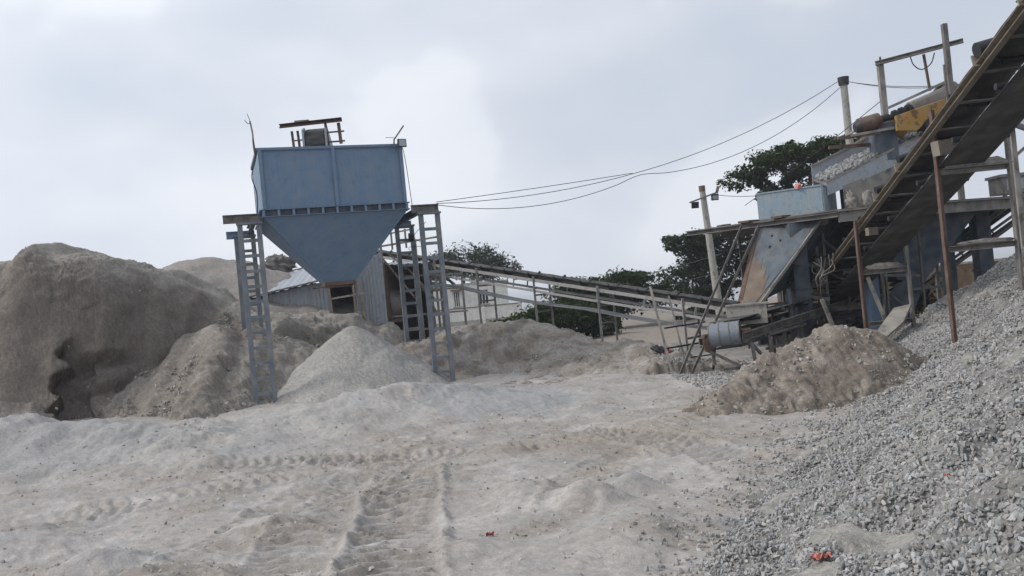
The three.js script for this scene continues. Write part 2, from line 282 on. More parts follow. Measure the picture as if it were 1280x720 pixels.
{
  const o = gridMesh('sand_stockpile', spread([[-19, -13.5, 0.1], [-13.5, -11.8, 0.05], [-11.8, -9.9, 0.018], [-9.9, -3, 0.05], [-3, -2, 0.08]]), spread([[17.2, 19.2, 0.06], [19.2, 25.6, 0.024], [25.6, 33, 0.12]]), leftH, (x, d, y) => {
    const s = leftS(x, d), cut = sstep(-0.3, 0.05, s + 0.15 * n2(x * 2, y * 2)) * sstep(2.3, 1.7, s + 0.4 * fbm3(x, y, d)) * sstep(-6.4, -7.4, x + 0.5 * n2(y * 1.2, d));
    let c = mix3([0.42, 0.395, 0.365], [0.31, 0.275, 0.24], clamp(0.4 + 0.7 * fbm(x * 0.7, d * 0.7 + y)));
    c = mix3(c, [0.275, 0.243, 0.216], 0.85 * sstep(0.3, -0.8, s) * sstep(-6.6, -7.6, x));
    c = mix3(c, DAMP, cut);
    c = mix3(c, PALE, 0.35 * sstep(0.2, 0.5, fbm3(x * 1.1, y * 1.1, d * 1.1 + 4, 4)) * sstep(-8.6, -7.6, x));
    const f = 1 + 0.10 * n3(x * 3, y * 3, d * 3) + 0.07 * n3(x * 11, y * 11, d * 11); return c.map((v) => v * f);
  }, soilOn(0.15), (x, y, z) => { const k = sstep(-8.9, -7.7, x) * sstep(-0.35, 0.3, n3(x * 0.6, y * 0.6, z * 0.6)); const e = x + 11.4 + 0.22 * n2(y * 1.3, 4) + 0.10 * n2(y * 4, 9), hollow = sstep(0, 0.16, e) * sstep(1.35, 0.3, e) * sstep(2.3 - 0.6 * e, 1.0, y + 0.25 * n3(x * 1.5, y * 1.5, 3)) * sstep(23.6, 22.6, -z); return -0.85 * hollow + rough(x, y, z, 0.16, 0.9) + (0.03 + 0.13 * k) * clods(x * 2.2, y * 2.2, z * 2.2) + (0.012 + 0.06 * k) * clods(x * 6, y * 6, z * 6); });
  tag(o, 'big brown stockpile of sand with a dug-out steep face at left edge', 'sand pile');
}
{
  const o = gridMesh('sand_heap', range(-19, -4.6, 0.12), range(25, 38, 0.12), heapH, (x, d, y) => mix3([0.33, 0.32, 0.305], [0.39, 0.345, 0.32], 0.5 + fbm(x * 2, d * 2)), soilOn(0.2), noiseDisp(0.07));
  tag(o, 'smooth grey rounded heap of stone dust rising behind the brown stockpile', 'sand pile');
}
{
  const o = gridMesh('sand_cone', range(-7.4, -1.2, 0.038), range(19.2, 24.8, 0.038), coneH, (x, d, y) => { const v = mix3([0.44, 0.43, 0.42], [0.52, 0.50, 0.475], 0.5 + 0.8 * fbm(x * 1.4, d * 1.4 + y)); const f = 1 + 0.06 * n3(x * 9, y * 9, d * 9); return v.map((q) => q * f); }, soilOn(0.1), noiseDisp(0.035));
  tag(o, 'pale conical sand pile right under the blue hopper outlet', 'sand pile');
}
{
  const o = gridMesh('sand_bank', range(-4.2, 5.2, 0.045), spread([[18.4, 20, 0.03], [20, 27.5, 0.05]]), bankH, (x, d, y) => {
    let c = mix3(SAND, BROWN, clamp(0.62 + 1.1 * fbm(x * 0.8 + 3, d * 0.8))); c = mix3(c, [0.22, 0.19, 0.162], 0.75 * sstep(0.0, 0.4, fbm3(x * 0.9, y * 2, d * 0.9 + 7)));
    const f = 1 + 0.10 * n3(x * 4, y * 4, d * 4) + 0.06 * n3(x * 13, y * 13, d * 13); return c.map((v) => v * f);
  }, soilOn(0.12), (x, y, z) => rough(x, y, z, 0.09, 1.3) + 0.05 * clods(x * 2.5, y * 2.5, z * 2.5) + 0.035 * clods(x * 7, y * 7, z * 7));
  tag(o, 'low bank of brownish sand in the middle below the long conveyor', 'sand pile');
}
{
  const o = gridMesh('dirt_mound', range(1.6, 8, 0.03), range(10.4, 16.6, 0.03), dirtH, (x, d, y) => {
    let c = mix3([0.25, 0.212, 0.178], [0.38, 0.34, 0.30], clamp(0.42 + 1.1 * fbm3(x * 1.3, y * 1.3, d * 1.3)));
    const f = 1 + 0.13 * n3(x * 5, y * 5, d * 5) + 0.08 * n3(x * 15, y * 15, d * 15); return c.map((v) => v * f);
  }, soilOn(0.1), (x, y, z) => { const k = 0.12 + 0.6 * sstep(0.1, -0.4, n3(x * 0.7 + 4, y * 0.7, z * 0.7) + 0.5 * (x - 4.6)); return 0.07 * fbm3(x * 1.6, y * 1.6, z * 1.6, 3) + k * (0.10 * clods(x * 4, y * 4, z * 4) + 0.07 * clods(x * 9, y * 9, z * 9)) + 0.02 * n3(x * 9, y * 9, z * 9); });
  tag(o, 'brownish clumpy mound of dirt between the yard floor and the crusher', 'dirt mound');
}
// gravel pile: body, the nearest stones one by one, the rest as loose gravel
const gravelPile = base('gravel_pile', 'grey heap of crushed stone filling the right foreground', 'gravel pile');
{
  const rg = mulberry(77), m = soilOn(0.12);
  const body = gridMesh(null, spread([[0, 7, 0.05], [7, 16, 0.1]]), spread([[1, 10, 0.05], [10, 20, 0.08]]), (x, d) => gravelH(x, d) + 0.035 * gravelDust(x, d), (x, d, y) => {
    const c = mix3([0.26, 0.257, 0.25], [0.40, 0.385, 0.36], gravelDust(x, d)), f = 1 + 0.12 * n2(x * 8, d * 8); return c.map((v) => v * f);
  }, m, (x, y, z) => 0.02 * n3(x * 6, y * 6, z * 6));
  body.name = 'pile_body'; gravelPile.add(body);
  const stones = [];
  const put = (x, d, y, size) => stones.push({ x, d, y, size, a: rg(), b: rg(), c: rg(), t: rg(), q: 0.72 + rg() * 0.55, w: 0.6 + rg() * 0.5 });
  for (let d = 1.7; d < 19.4; d += 0.0215) {
    const lo = Math.max(0.3, d * 0.12), hi = Math.min(13, d * 0.8 + 1.6), st = 0.0215;
    for (let x = lo; x < hi; x += st) {
      const q = onPath(gravelToe, x, d), t = -q.s; if (t < -1.6) continue;
      if (t < 0.25) { if (rg() > (t > -0.05 ? 0.75 : 0.24 * Math.exp((t + 0.05) * 3.4)) * (0.35 + 1.3 * sstep(-0.3, 0.4, fbm(x * 1.4, d * 1.4)))) continue; } else if (d > 9 && rg() < 0.3) continue;
      if (rg() < gravelDust(x, d) * 0.86) continue;
      const jx = x + (rg() - 0.5) * 0.04, jd = d + (rg() - 0.5) * 0.04, gh = gravelH(jx, jd), size = 0.0075 + 0.0135 * Math.pow(rg(), 2.0) + (d > 9 ? 0.003 : 0);
      put(jx, jd, Math.max(gh, groundH(jx, jd)) + size * (0.15 + 0.8 * rg()), size);
    }
  }
  console.log('stones', stones.length);
  const geos = [1, 2, 3, 4].map((s) => {
    const r = mulberry(s * 31), g = new THREE.IcosahedronGeometry(1.25, 1), p = g.attributes.position, cuts = [];
    for (let i = 0; i < 8; i++) cuts.push([new THREE.Vector3(r() - 0.5, r() - 0.5, r() - 0.5).normalize(), 0.42 + 0.3 * r()]);
    const v = new THREE.Vector3();
    for (let i = 0; i < p.count; i++) { v.fromBufferAttribute(p, i); for (const [n, h] of cuts) { const e = v.dot(n) - h; if (e > 0) v.addScaledVector(n, -e); } p.setXYZ(i, v.x, v.y, v.z); }
    g.computeVertexNormals(); g.deleteAttribute('uv'); return g;
  });
  const tone = (s) => { const v = 0.22 + 0.17 * Math.pow(s.t, 1.3); return new THREE.Color().setRGB(v * (0.98 + 0.07 * s.c), v, v * (1.02 - 0.08 * s.c)); };
  const pose = (o, s) => { o.position.set(s.x, s.y, -s.d); o.rotation.set(s.a * 6.28, s.b * 6.28, s.c * 6.28); o.scale.set(s.size * 1.25, s.size * s.q, s.size * s.w); };
  stones.forEach((s) => { s.near = Math.hypot(s.x, s.y - 2, s.d); s.show = Math.abs(s.x * 1.0 / s.d) < 0.58 && (2 - s.y) / s.d < 0.40 - 0.096 * 0 ? s.size / s.near : 0; });
  stones.sort((a, b) => b.show - a.show);
  const tones = [0.21, 0.25, 0.29, 0.33, 0.39].map((v) => std({ color: new THREE.Color().setRGB(v, v, v * 0.99), roughness: 0.95 }));
  for (let i = 0; i < 300; i++) { const s = stones[i], o = new THREE.Mesh(geos[i % 4], tones[Math.floor(Math.pow(s.t, 1.3) * 5)]); pose(o, s); o.name = 'stone'; gravelPile.add(o); }
  const rest = stones.slice(300), im = new THREE.InstancedMesh(geos[0], std({ roughness: 0.95 }), rest.length), dm = new THREE.Object3D();
  rest.forEach((s, i) => { pose(dm, s); dm.updateMatrix(); im.setMatrixAt(i, dm.matrix); im.setColorAt(i, tone(s)); });
  im.name = 'loose_gravel'; im.userData.kind = 'stuff'; gravelPile.add(im); shadows(gravelPile);
  // pebbles and crumbs of dust over the yard floor and the banks
  const topH = (x, d) => { let h = groundH(x, d), p = 'g'; for (const [f, ok] of [[bankH, x > -4.2 && x < 5.2 && d > 18.6], [dirtH, x > 1.6 && d > 10.4 && d < 16.6], [leftH, x < -2 && d > 17.2], [coneH, x < -2 && d > 20]]) if (ok) { const v = f(x, d); if (v > h) { h = v; p = f; } } return [h, p]; };
  const crumbs = [];
  for (let i = 0; i < 42000; i++) {
    const d = 4.5 + 19 * Math.pow(rg(), 1.3), x = (rg() * 2 - 1.05) * d * 0.62, [h, p] = topH(x, d); if (gravelH(x, d) > h) continue;
    const dense = p === coneH ? 0 : p === dirtH ? 0.95 : p === leftH || p === bankH ? 0.3 : 0.10 + 0.9 * sstep(0.05, 0.5, wet(x, d)) + 0.8 * sstep(0.2, 0.5, fbm(x * 1.3, d * 1.6 + 77, 3)) + 0.8 * sstep(10.2, 11.2, d) * sstep(14.6, 13.2, d) * sstep(0, 0.35, fbm(x * 1.6, d * 2.4, 4));
    if (rg() > dense) continue;
    crumbs.push({ x, d, y: h, size: (0.005 + 0.021 * Math.pow(rg(), 5)) * (p === dirtH ? 1.7 : p === 'g' ? 1 : 1.8), a: rg(), b: rg(), c: rg(), t: rg(), q: 0.8, w: 0.8 + 0.3 * rg() });
  }
  for (const [n, x0, x1, d0, d1, F, s0, s1] of [[7000, 2.2, 7, 11.2, 15.2, dirtH, 0.010, 0.045], [3500, -8.6, -4.2, 18.5, 25, leftH, 0.015, 0.07], [1800, -10, -8.2, 19.5, 22.6, leftH, 0.012, 0.06], [3500, -3, 4.6, 19, 25, bankH, 0.010, 0.05]])
    for (let i = 0; i < n; i++) { const x = mix(x0, x1, rg()), d = mix(d0, d1, rg()), [h, p] = topH(x, d); if (p !== F || gravelH(x, d) > h || rg() > 0.25 + 0.9 * sstep(-0.2, 0.4, fbm(x * 1.1 + 8, d * 1.1, 3))) continue; crumbs.push({ x, d, y: h, size: s0 + (s1 - s0) * Math.pow(rg(), 5), a: rg(), b: rg(), c: rg(), t: 0.1 + 0.7 * rg(), q: 0.75, w: 0.7 + 0.4 * rg(), e: 1 }); }
  // stone scatter behind the dirt mound around the conveyor feet
  for (let i = 0; i < 9000; i++) { const x = 3.2 + 5 * rg(), d = 15.2 + 5.6 * Math.pow(rg(), 1.2), [h] = topH(x, d); if (gravelH(x, d) < h && rg() < 0.9 * sstep(-0.4, 0.3, fbm(x, d, 3))) crumbs.push({ x, d, y: h + 0.01, size: 0.02 + 0.03 * rg() * rg(), a: rg(), b: rg(), c: rg(), t: rg(), q: 0.8, w: 0.9, g: 1 }); }
  const cm = new THREE.InstancedMesh(geos[1], std({ roughness: 1 }), crumbs.length);
  crumbs.forEach((s, i) => { pose(dm, s); dm.updateMatrix(); cm.setMatrixAt(i, dm.matrix); const v = (s.e ? 0.17 : 0.2) + 0.28 * s.t; cm.setColorAt(i, s.g ? tone(s) : new THREE.Color().setRGB(v, v * 0.94, v * 0.87)); });
  tag(top(cm, 'scattered_pebbles'), 'loose crumbs and pebbles scattered over the dusty yard floor', 'pebbles', null, 'stuff');
}
// ---------------------------------------------------------------- builders
const V = (a) => new THREE.Vector3(...a);
function metreUV(g) {
  const p = g.attributes.position, n = g.attributes.normal, uv = new Float32Array(p.count * 2);
  for (let i = 0; i < p.count; i++) {
    const ax = Math.abs(n.getX(i)), ay = Math.abs(n.getY(i)), az = Math.abs(n.getZ(i)), x = p.getX(i), y = p.getY(i), z = p.getZ(i);
    if (az >= ax && az >= ay) uv.set([x, y], i * 2); else if (ax >= ay) uv.set([z, y], i * 2); else uv.set([x, z], i * 2);
  }
  g.setAttribute('uv', new THREE.BufferAttribute(uv, 2)); return g;
}
let uvShift = 0;
class MB {
  constructor() { this.g = []; }
  add(g, matrix) { uvShift = (uvShift + 0.377) % 7; if (!g.attributes.uv || !g.userData.keepUV) metreUV(g); const u = g.attributes.uv; for (let i = 0; i < u.count; i++) u.setXY(i, u.getX(i) + uvShift, u.getY(i) + uvShift * 1.7); if (matrix) g.applyMatrix4(matrix); for (const k of Object.keys(g.attributes)) if (!['position', 'normal', 'uv'].includes(k)) g.deleteAttribute(k); this.g.push(g.index ? g.toNonIndexed() : g); return this; }
  box(c, s, ry = 0, rx = 0, rz = 0) { return this.add(new THREE.BoxGeometry(...s), new THREE.Matrix4().compose(V(c), new THREE.Quaternion().setFromEuler(new THREE.Euler(rx, ry, rz, 'YXZ')), new THREE.Vector3(1, 1, 1))); }
  frame(p, q, up = [0, 1, 0]) {
    const a = V(p), d = V(q).sub(a), L = d.length(); d.normalize(); let u = V(up); if (Math.abs(u.dot(d)) > 0.97) u = new THREE.Vector3(0, 0, 1);
    const r = new THREE.Vector3().crossVectors(d, u).normalize(); u.crossVectors(r, d).normalize();
    return { m: new THREE.Matrix4().makeBasis(r, u, d.clone().negate()).setPosition(a), L };
  }
  bar(p, q, w, h = w, profile = 'box', up, t = 0.012) {   // w across, h upwards; I, C, L or box section
    const { m, L } = this.frame(p, q, up), b = (x, y, sx, sy) => this.add(new THREE.BoxGeometry(sx, sy, L), m.clone().multiply(new THREE.Matrix4().makeTranslation(x, y, -L / 2)));
    if (profile === 'I') { b(0, 0, t, h - 2 * t); b(0, h / 2 - t / 2, w, t); b(0, -h / 2 + t / 2, w, t); }
    else if (profile === 'C') { b(-w / 2 + t / 2, 0, t, h - 2 * t); b(0, h / 2 - t / 2, w, t); b(0, -h / 2 + t / 2, w, t); }
    else if (profile === 'L') { b(-w / 2 + t / 2, t / 2, t, h - t); b(0, -h / 2 + t / 2, w, t); }
    else b(0, 0, w, h);
    return this;
  }
  tube(p, q, r, r2 = r, seg = 10, open = false) { const { m, L } = this.frame(p, q), g = new THREE.CylinderGeometry(r2, r, L, seg, 1, open); g.userData.keepUV = true; const u = g.attributes.uv; for (let i = 0; i < u.count; i++) u.setXY(i, u.getX(i) * 6.28 * r, u.getY(i) * L); g.applyMatrix4(new THREE.Matrix4().makeRotationX(-Math.PI / 2)); return this.add(g, m.clone().multiply(new THREE.Matrix4().makeTranslation(0, 0, -L / 2))); }
  poly(pts, t) {                          // a flat polygon plate of thickness t (3-D corners in order, roughly planar)
    const P = pts.map(V), n = new THREE.Vector3(); for (let i = 0; i < P.length; i++) { const a = P[i], b = P[(i + 1) % P.length]; n.x += (a.y - b.y) * (a.z + b.z); n.y += (a.z - b.z) * (a.x + b.x); n.z += (a.x - b.x) * (a.y + b.y); } n.normalize();
    const o = P[0], e1 = P[1].clone().sub(o).normalize(), e2 = new THREE.Vector3().crossVectors(n, e1);
    const sh = new THREE.Shape(P.map((p) => { const q = p.clone().sub(o); return new THREE.Vector2(q.dot(e1), q.dot(e2)); }));
    const g = new THREE.ExtrudeGeometry(sh, { depth: t, bevelEnabled: false }); g.translate(0, 0, -t / 2);
    return this.add(g, new THREE.Matrix4().makeBasis(e1, e2, n).setPosition(o));
  }
  wire(pts, r, seg = 40, rad = 5) { const g = new THREE.TubeGeometry(new THREE.CatmullRomCurve3(pts.map(V)), seg, r, rad); return this.add(g); }
  build(name, m, parent) {
    const g = mergeGeometries(this.g, false); this.g = [];
    if (parent) { let root = parent; while (root.parent && root.parent !== scene) root = root.parent; root.updateMatrixWorld(true); parent.updateWorldMatrix(true, false); g.applyMatrix4(parent.matrixWorld.clone().invert()); }
    const o = new THREE.Mesh(g, m); o.name = name; if (parent) parent.add(o); shadows(o); return o;
  }
  local(name, m, parent) { const g = mergeGeometries(this.g, false); this.g = []; const o = new THREE.Mesh(g, m); o.name = name; parent.add(o); return shadows(o); }
}
const mb = () => new MB();
const add3 = (a, b, k = 1) => [a[0] + b[0] * k, a[1] + b[1] * k, a[2] + b[2] * k];
const lerp3 = (a, b, t) => [mix(a[0], b[0], t), mix(a[1], b[1], t), mix(a[2], b[2], t)];
const sag = (a, b, s, n = 12) => { const o = []; for (let i = 0; i <= n; i++) { const t = i / n, p = lerp3(a, b, t); p[1] -= s * 4 * t * (1 - t); o.push(p); } return o; };
const rb = mulberry(404);

// ---------------------------------------------------------------- storage hopper on four lattice legs
{
  const h = base('storage_hopper', 'tall blue steel storage hopper with funnel bottom on four lattice legs', 'hopper', [-4.56, 0, -22.66], 0.343);
  const X0 = -1.86, X1 = 1.70, Z = 1.35, yb = 4.70, yt = 6.19, t = 0.012;
  // bin panels: two on the front and the back, one on each side, with a rim and corner angles
  const xm = -0.06;
  for (const s of [1, -1]) for (const [a, b] of [[X0, xm], [xm, X1]]) mb().box([(a + b) / 2, (yb + yt) / 2, s * Z], [b - a - 0.012, yt - yb, t]).local('bin_panel', M.blue, h);
  for (const x of [X0, X1]) mb().box([x, (yb + yt) / 2, 0], [t, yt - yb, 2 * Z - 0.03]).local('bin_panel', M.blue, h);
  const r = mb(); for (const s of [1, -1]) r.bar([X0 - 0.05, yt + 0.012, s * (Z + 0.02)], [X1 + 0.05, yt + 0.012, s * (Z + 0.02)], 0.075, 0.075, 'L'); for (const x of [X0 - 0.02, X1 + 0.02]) r.bar([x, yt + 0.014, Z - 0.03], [x, yt + 0.014, -Z + 0.03], 0.07, 0.07, 'L'); r.local('rim', M.blue, h);
  for (const x of [X0 + 0.03, xm, X1 - 0.03]) for (const s of [1, -1]) mb().box([x, (yb + yt) / 2, s * (Z + 0.035)], [0.085, yt - yb - 0.05, 0.06]).local('rib', M.blue, h);
  // stiffener row round the foot of the bin
  const fl = mb(); for (const y of [yb + 0.005, yb - 0.165]) { for (const s of [1, -1]) fl.box([(X0 + X1) / 2, y, s * (Z + 0.035)], [X1 - X0 + 0.16, 0.014, 0.11]); for (const x of [X0 - 0.035, X1 + 0.035]) fl.box([x, y + 0.003, 0], [0.11, 0.014, 2 * Z - 0.06]); } fl.local('flange', M.blue, h);
  for (let i = 0; i < 11; i++) for (const s of [1, -1]) mb().box([mix(X0, X1, i / 10), yb - 0.08, s * (Z + 0.03)], [0.06, 0.155, 0.085]).local('stiffener', M.blue, h);
  const band = mb(); for (const s of [1, -1]) band.box([(X0 + X1) / 2, yb - 0.08, s * (Z - 0.02)], [X1 - X0, 0.155, 0.012]); for (const x of [X0 + 0.02, X1 - 0.02]) band.box([x, yb - 0.08, 0], [0.012, 0.155, 2 * Z - 0.1]); band.local('band', M.bluedark, h);
  // funnel
  const yf = yb - 0.175, yo = 2.84, o = 0.37, ox = -0.02, T4 = [[X0, yf, Z], [X1, yf, Z], [X1, yf, -Z], [X0, yf, -Z]], B4 = [[ox - o, yo, o], [ox + o, yo, o], [ox + o, yo, -o], [ox - o, yo, -o]];
  for (let i = 0; i < 4; i++) mb().poly([T4[i], B4[i], B4[(i + 1) % 4], T4[(i + 1) % 4]], 0.012).local('funnel_panel', M.blue, h);
  const seam = mb(); for (let i = 0; i < 4; i++) seam.bar(T4[i], B4[i], 0.03, 0.03); seam.local('funnel_seam', M.blue, h);
  const rim = mb(); for (let i = 0; i < 4; i++) rim.bar(add3(B4[i], [0, -0.03, 0]), add3(B4[(i + 1) % 4], [0, -0.03, 0]), 0.06, 0.09); rim.local('outlet_rim', M.rust, h);
  const gate = mb().box([ox, yo - 0.10, 0], [0.66, 0.03, 0.66]).bar([ox - 0.2, yo - 0.1, 0.4], [ox - 0.75, yo - 0.12, 0.5], 0.03).local('slide_gate', M.rust, h); gate.position.y = 0;
  // legs
  for (const [sx, sz] of [[-1, 1], [1, 1], [-1, -1], [1, -1]]) {
    const cx = sx * 2.23, cz = sz * 1.5, f = mb(), bot = -0.45, tp = 4.36;
    for (const k of [-1, 1]) f.bar([cx + k * 0.22, bot, cz], [cx + k * 0.22, tp, cz], 0.12, 0.085, 'C', [0, 0, 1], 0.014).box([cx + k * 0.22, (bot + tp) / 2, cz - 0.045], [0.10, tp - bot, 0.014]);
    f.box([cx, tp + 0.02, cz], [0.6, 0.05, 0.2]);
    const leg = f.local('leg', M.legblue, h);
    for (let y = bot + 0.35, i = 0; y < tp - 0.1; y += 0.37, i++) { const q = mb().box([cx, y, cz], [0.33, 0.075, 0.09]).local('rung', M.legblue, leg); q.rotation.z = 0; }
  }
  for (const [a, b] of [[-2.82, X0 - 0.1], [X1 + 0.1, 2.52]]) mb().bar([a, 4.52, 1.4], [b, 4.52, 1.4], 0.14, 0.20, 'I', undefined, 0.02).local('beam', M.steel, h);
  for (const [a, b] of [[-2.7, X0 - 0.1], [X1 + 0.1, 2.45]]) mb().bar([a, 4.42, -1.5], [b, 4.42, -1.5], 0.14, 0.20, 'I', undefined, 0.02).local('beam', M.blue, h);
  for (const x of [-2.1, 2.05]) mb().bar([x, 4.50, 1.41], [x, 4.50, -1.41], 0.12, 0.18, 'I', undefined, 0.018).local('cross_beam', M.bluedark, h);
  // floodlight and its stay on the right corner, whip pole on the left corner
  const l = base('floodlight', 'small floodlight fixed to the top right corner of the blue hopper', 'lamp', [-2.52, 6.15, -21.72], 0.5);
  mb().box([0.06, 0.05, 0.05], [0.22, 0.2, 0.07]).local('housing', M.black, l); mb().box([0.06, 0.05, 0.088], [0.18, 0.16, 0.006]).local('lens', M.glass, l); mb().bar([-0.05, 0.06, 0], [0.0, 0.06, 0.03], 0.03).local('bracket', M.steel, l);
  const st = mb().bar([-2.66, 6.12, -21.75], [-2.64, 6.32, -21.75], 0.035).bar([-2.65, 6.30, -21.75], [-2.37, 6.66, -21.8], 0.035).bar([-2.86, 6.39, -21.75], [-2.62, 6.36, -21.75], 0.012).build('stay_rod', M.steel); top(st, 'stay_rod'); tag(st, 'bent steel rod sticking up above the floodlight on the hopper', 'rod');
  const ap = base('whip_pole', 'thin crooked pole with wire prongs on the hopper left corner', 'pole', [-5.95, 6.1, -20.82]);
  mb().wire([[0, -0.05, 0], [-0.02, 0.25, 0], [-0.01, 0.5, 0.01], [-0.05, 0.82, 0]], 0.022, 14).local('shaft', M.tan, ap); mb().wire([[-0.18, 0.86, 0], [-0.1, 0.76, 0], [-0.05, 0.78, 0], [-0.1, 1.0, 0]], 0.008, 16).local('prong', M.cable, ap);
  const dw = mb().wire([[-5.95, 6.5, -20.78], [-5.93, 6.0, -20.75], [-6.06, 5.55, -20.75], [-5.98, 5.15, -20.75], [-6.03, 4.66, -20.85]], 0.014, 30).build('cable', M.cable); top(dw, 'dangling_cable'); tag(dw, 'loose dark cable hanging down the left side of the hopper', 'cable');
}

// ---------------------------------------------------------------- belt conveyors
function beltConveyor(g, A, B, side, opt) {   // A low end, B high end (left stringer line), side: unit vector across, w width
  const { w, postH = 0.28, step = 1.2, deck = M.dusty, railM = M.tan, sagD = 0.12, retDrop = 0.5, truss = true, trough = 0.1, idler = 1.1, rails = [0.1, 0.12] } = opt;
  const L = V(A).distanceTo(V(B)), n = Math.round(L / step), dir = V(B).sub(V(A)).normalize(), sd = V(side), up = new THREE.Vector3().crossVectors(sd, dir).normalize(); if (up.y < 0) up.negate();
  const U = [up.x, up.y, up.z], at = (t, s, u) => add3(add3(lerp3(A, B, t), side, s * w), U, u);
  for (const s of [0, 1]) { mb().bar(at(0, s, 0), at(1, s, 0), rails[0], rails[1], 'C', U).build('stringer', railM, g); if (truss) mb().bar(at(0, s, -postH), at(1, s, -postH), 0.07, 0.08, 'L', U).build('lower_chord', railM, g); }
  if (truss) for (let i = 0; i <= n; i++) for (const s of [0, 1]) mb().bar(at(i / n, s, -postH + 0.04), at(i / n, s, -0.05), 0.05, 0.05).build('upright', railM, g);
  for (let i = 0; i <= n; i++) mb().bar(at(i / n, 0.06, -0.06), at(i / n, 0.94, -0.06), 0.06, 0.05, 'L', U).build('cross_member', M.steel, g);
  const ni = Math.round(L / idler);
  for (let i = 0; i < ni; i++) {           // three-roll troughing idlers
    const t = (i + 0.5) / ni, q = mb(); q.tube(at(t, 0.04, 0.12 + trough), at(t, 0.33, 0.05), 0.045).tube(at(t, 0.34, 0.05), at(t, 0.66, 0.05), 0.045).tube(at(t, 0.67, 0.05), at(t, 0.96, 0.12 + trough), 0.045);
    q.build('idler', M.black, g);
  }
  const strip = (f, w0, w1, thick, name) => {
    const N = 48, C = 7, pos = [], uv = [], idx = [];
    for (let k = 0; k < 2; k++) for (let i = 0; i <= N; i++) for (let j = 0; j <= C; j++) { const s = mix(w0, w1, j / C), p = f(i / N, s, k * thick); pos.push(...p); uv.push(s * w, i / N * L); }
    const R = C + 1, S = (N + 1) * R;
    for (let i = 0; i < N; i++) for (let j = 0; j < C; j++) { const a = i * R + j; idx.push(a, a + 1, a + R, a + 1, a + R + 1, a + R, S + a, S + a + R, S + a + 1, S + a + 1, S + a + R, S + a + R + 1); }
    for (let i = 0; i < N; i++) for (const j of [0, C]) { const a = i * R + j; idx.push(a, a + R, S + a, a + R, S + a + R, S + a); }
    const G = new THREE.BufferGeometry(); G.setAttribute('position', new THREE.Float32BufferAttribute(pos, 3)); G.setAttribute('uv', new THREE.Float32BufferAttribute(uv, 2)); G.setIndex(idx); G.computeVertexNormals();
    G.userData.keepUV = true; const m = mb(); m.add(G); m.build(name, name === 'return_belt' && opt.retM || opt.beltM || M.belt, g);
  };
  strip((t, s, k) => at(t, s, 0.105 + k + trough * 1.2 * Math.pow(Math.max(0, Math.abs(s - 0.5) - 0.16) / 0.34, 1.2) - 0.015 * Math.abs(Math.sin(t * ni * Math.PI))), 0.08, 0.92, 0.014, 'belt');
  strip((t, s, k) => at(t, s, -retDrop + k - sagD * 4 * t * (1 - t) * (0.7 + 0.6 * Math.abs(Math.sin(t * 3 * Math.PI)))), opt.r0 ?? 0.08, opt.r1 ?? 0.92, 0.014, 'return_belt');
  for (const t of [0, 1]) mb().tube(at(t, 0.06, -retDrop / 2 + 0.06), at(t, 0.94, -retDrop / 2 + 0.06), retDrop / 2 + 0.05, retDrop / 2 + 0.05, 18).build('pulley', M.steel, g);
  return at;
}
{ // the long one, running up behind the bank to the shed
  const A = [6.5, 0.93, -23.4], B = [-6.3, 4.42, -34.25], g = base('belt_conveyor', 'long shallow belt conveyor on thin posts rising leftwards to the shed', 'conveyor', [0, 0, -29]);
  const side = V([B[0] - A[0], 0, B[2] - A[2]]).normalize(), sd = [side.z, 0, -side.x]; if (sd[2] > 0) { sd[0] *= -1; sd[2] *= -1; }
  const at = beltConveyor(g, A, B, sd, { w: 0.75, postH: 0.34, step: 1.7, railM: M.rail, retDrop: 0.62, sagD: 0.14, retM: M.beltdust, rails: [0.06, 0.10] });
  for (const [t, deep] of [[0.125, 0.35], [0.30, 0.15], [0.45, 0.2], [0.60, 0.2], [0.76, 0.2]]) {
    for (const s of [-0.06, 1.06]) { const p = at(t, s, 0.14), f = groundH(p[0], -p[2]); mb().bar([p[0], f - deep, p[2]], p, 0.075, 0.075, 'L', [0, 0, 1]).build('post', M.rail, g); }
    const a = at(t, -0.06, 0), b = at(t, 1.06, 0); for (const y of [0.45, 0.95]) if (a[1] - y > 0.4) mb().bar([a[0], a[1] - y * 1.1, a[2]], [b[0], b[1] - y * 1.1, b[2]], 0.05, 0.06, 'L').build('tie', M.dusty, g);
  }
}
const SA = [7.55, 1.42, -21.65], SB = [6.74, 5.98, -8.25];
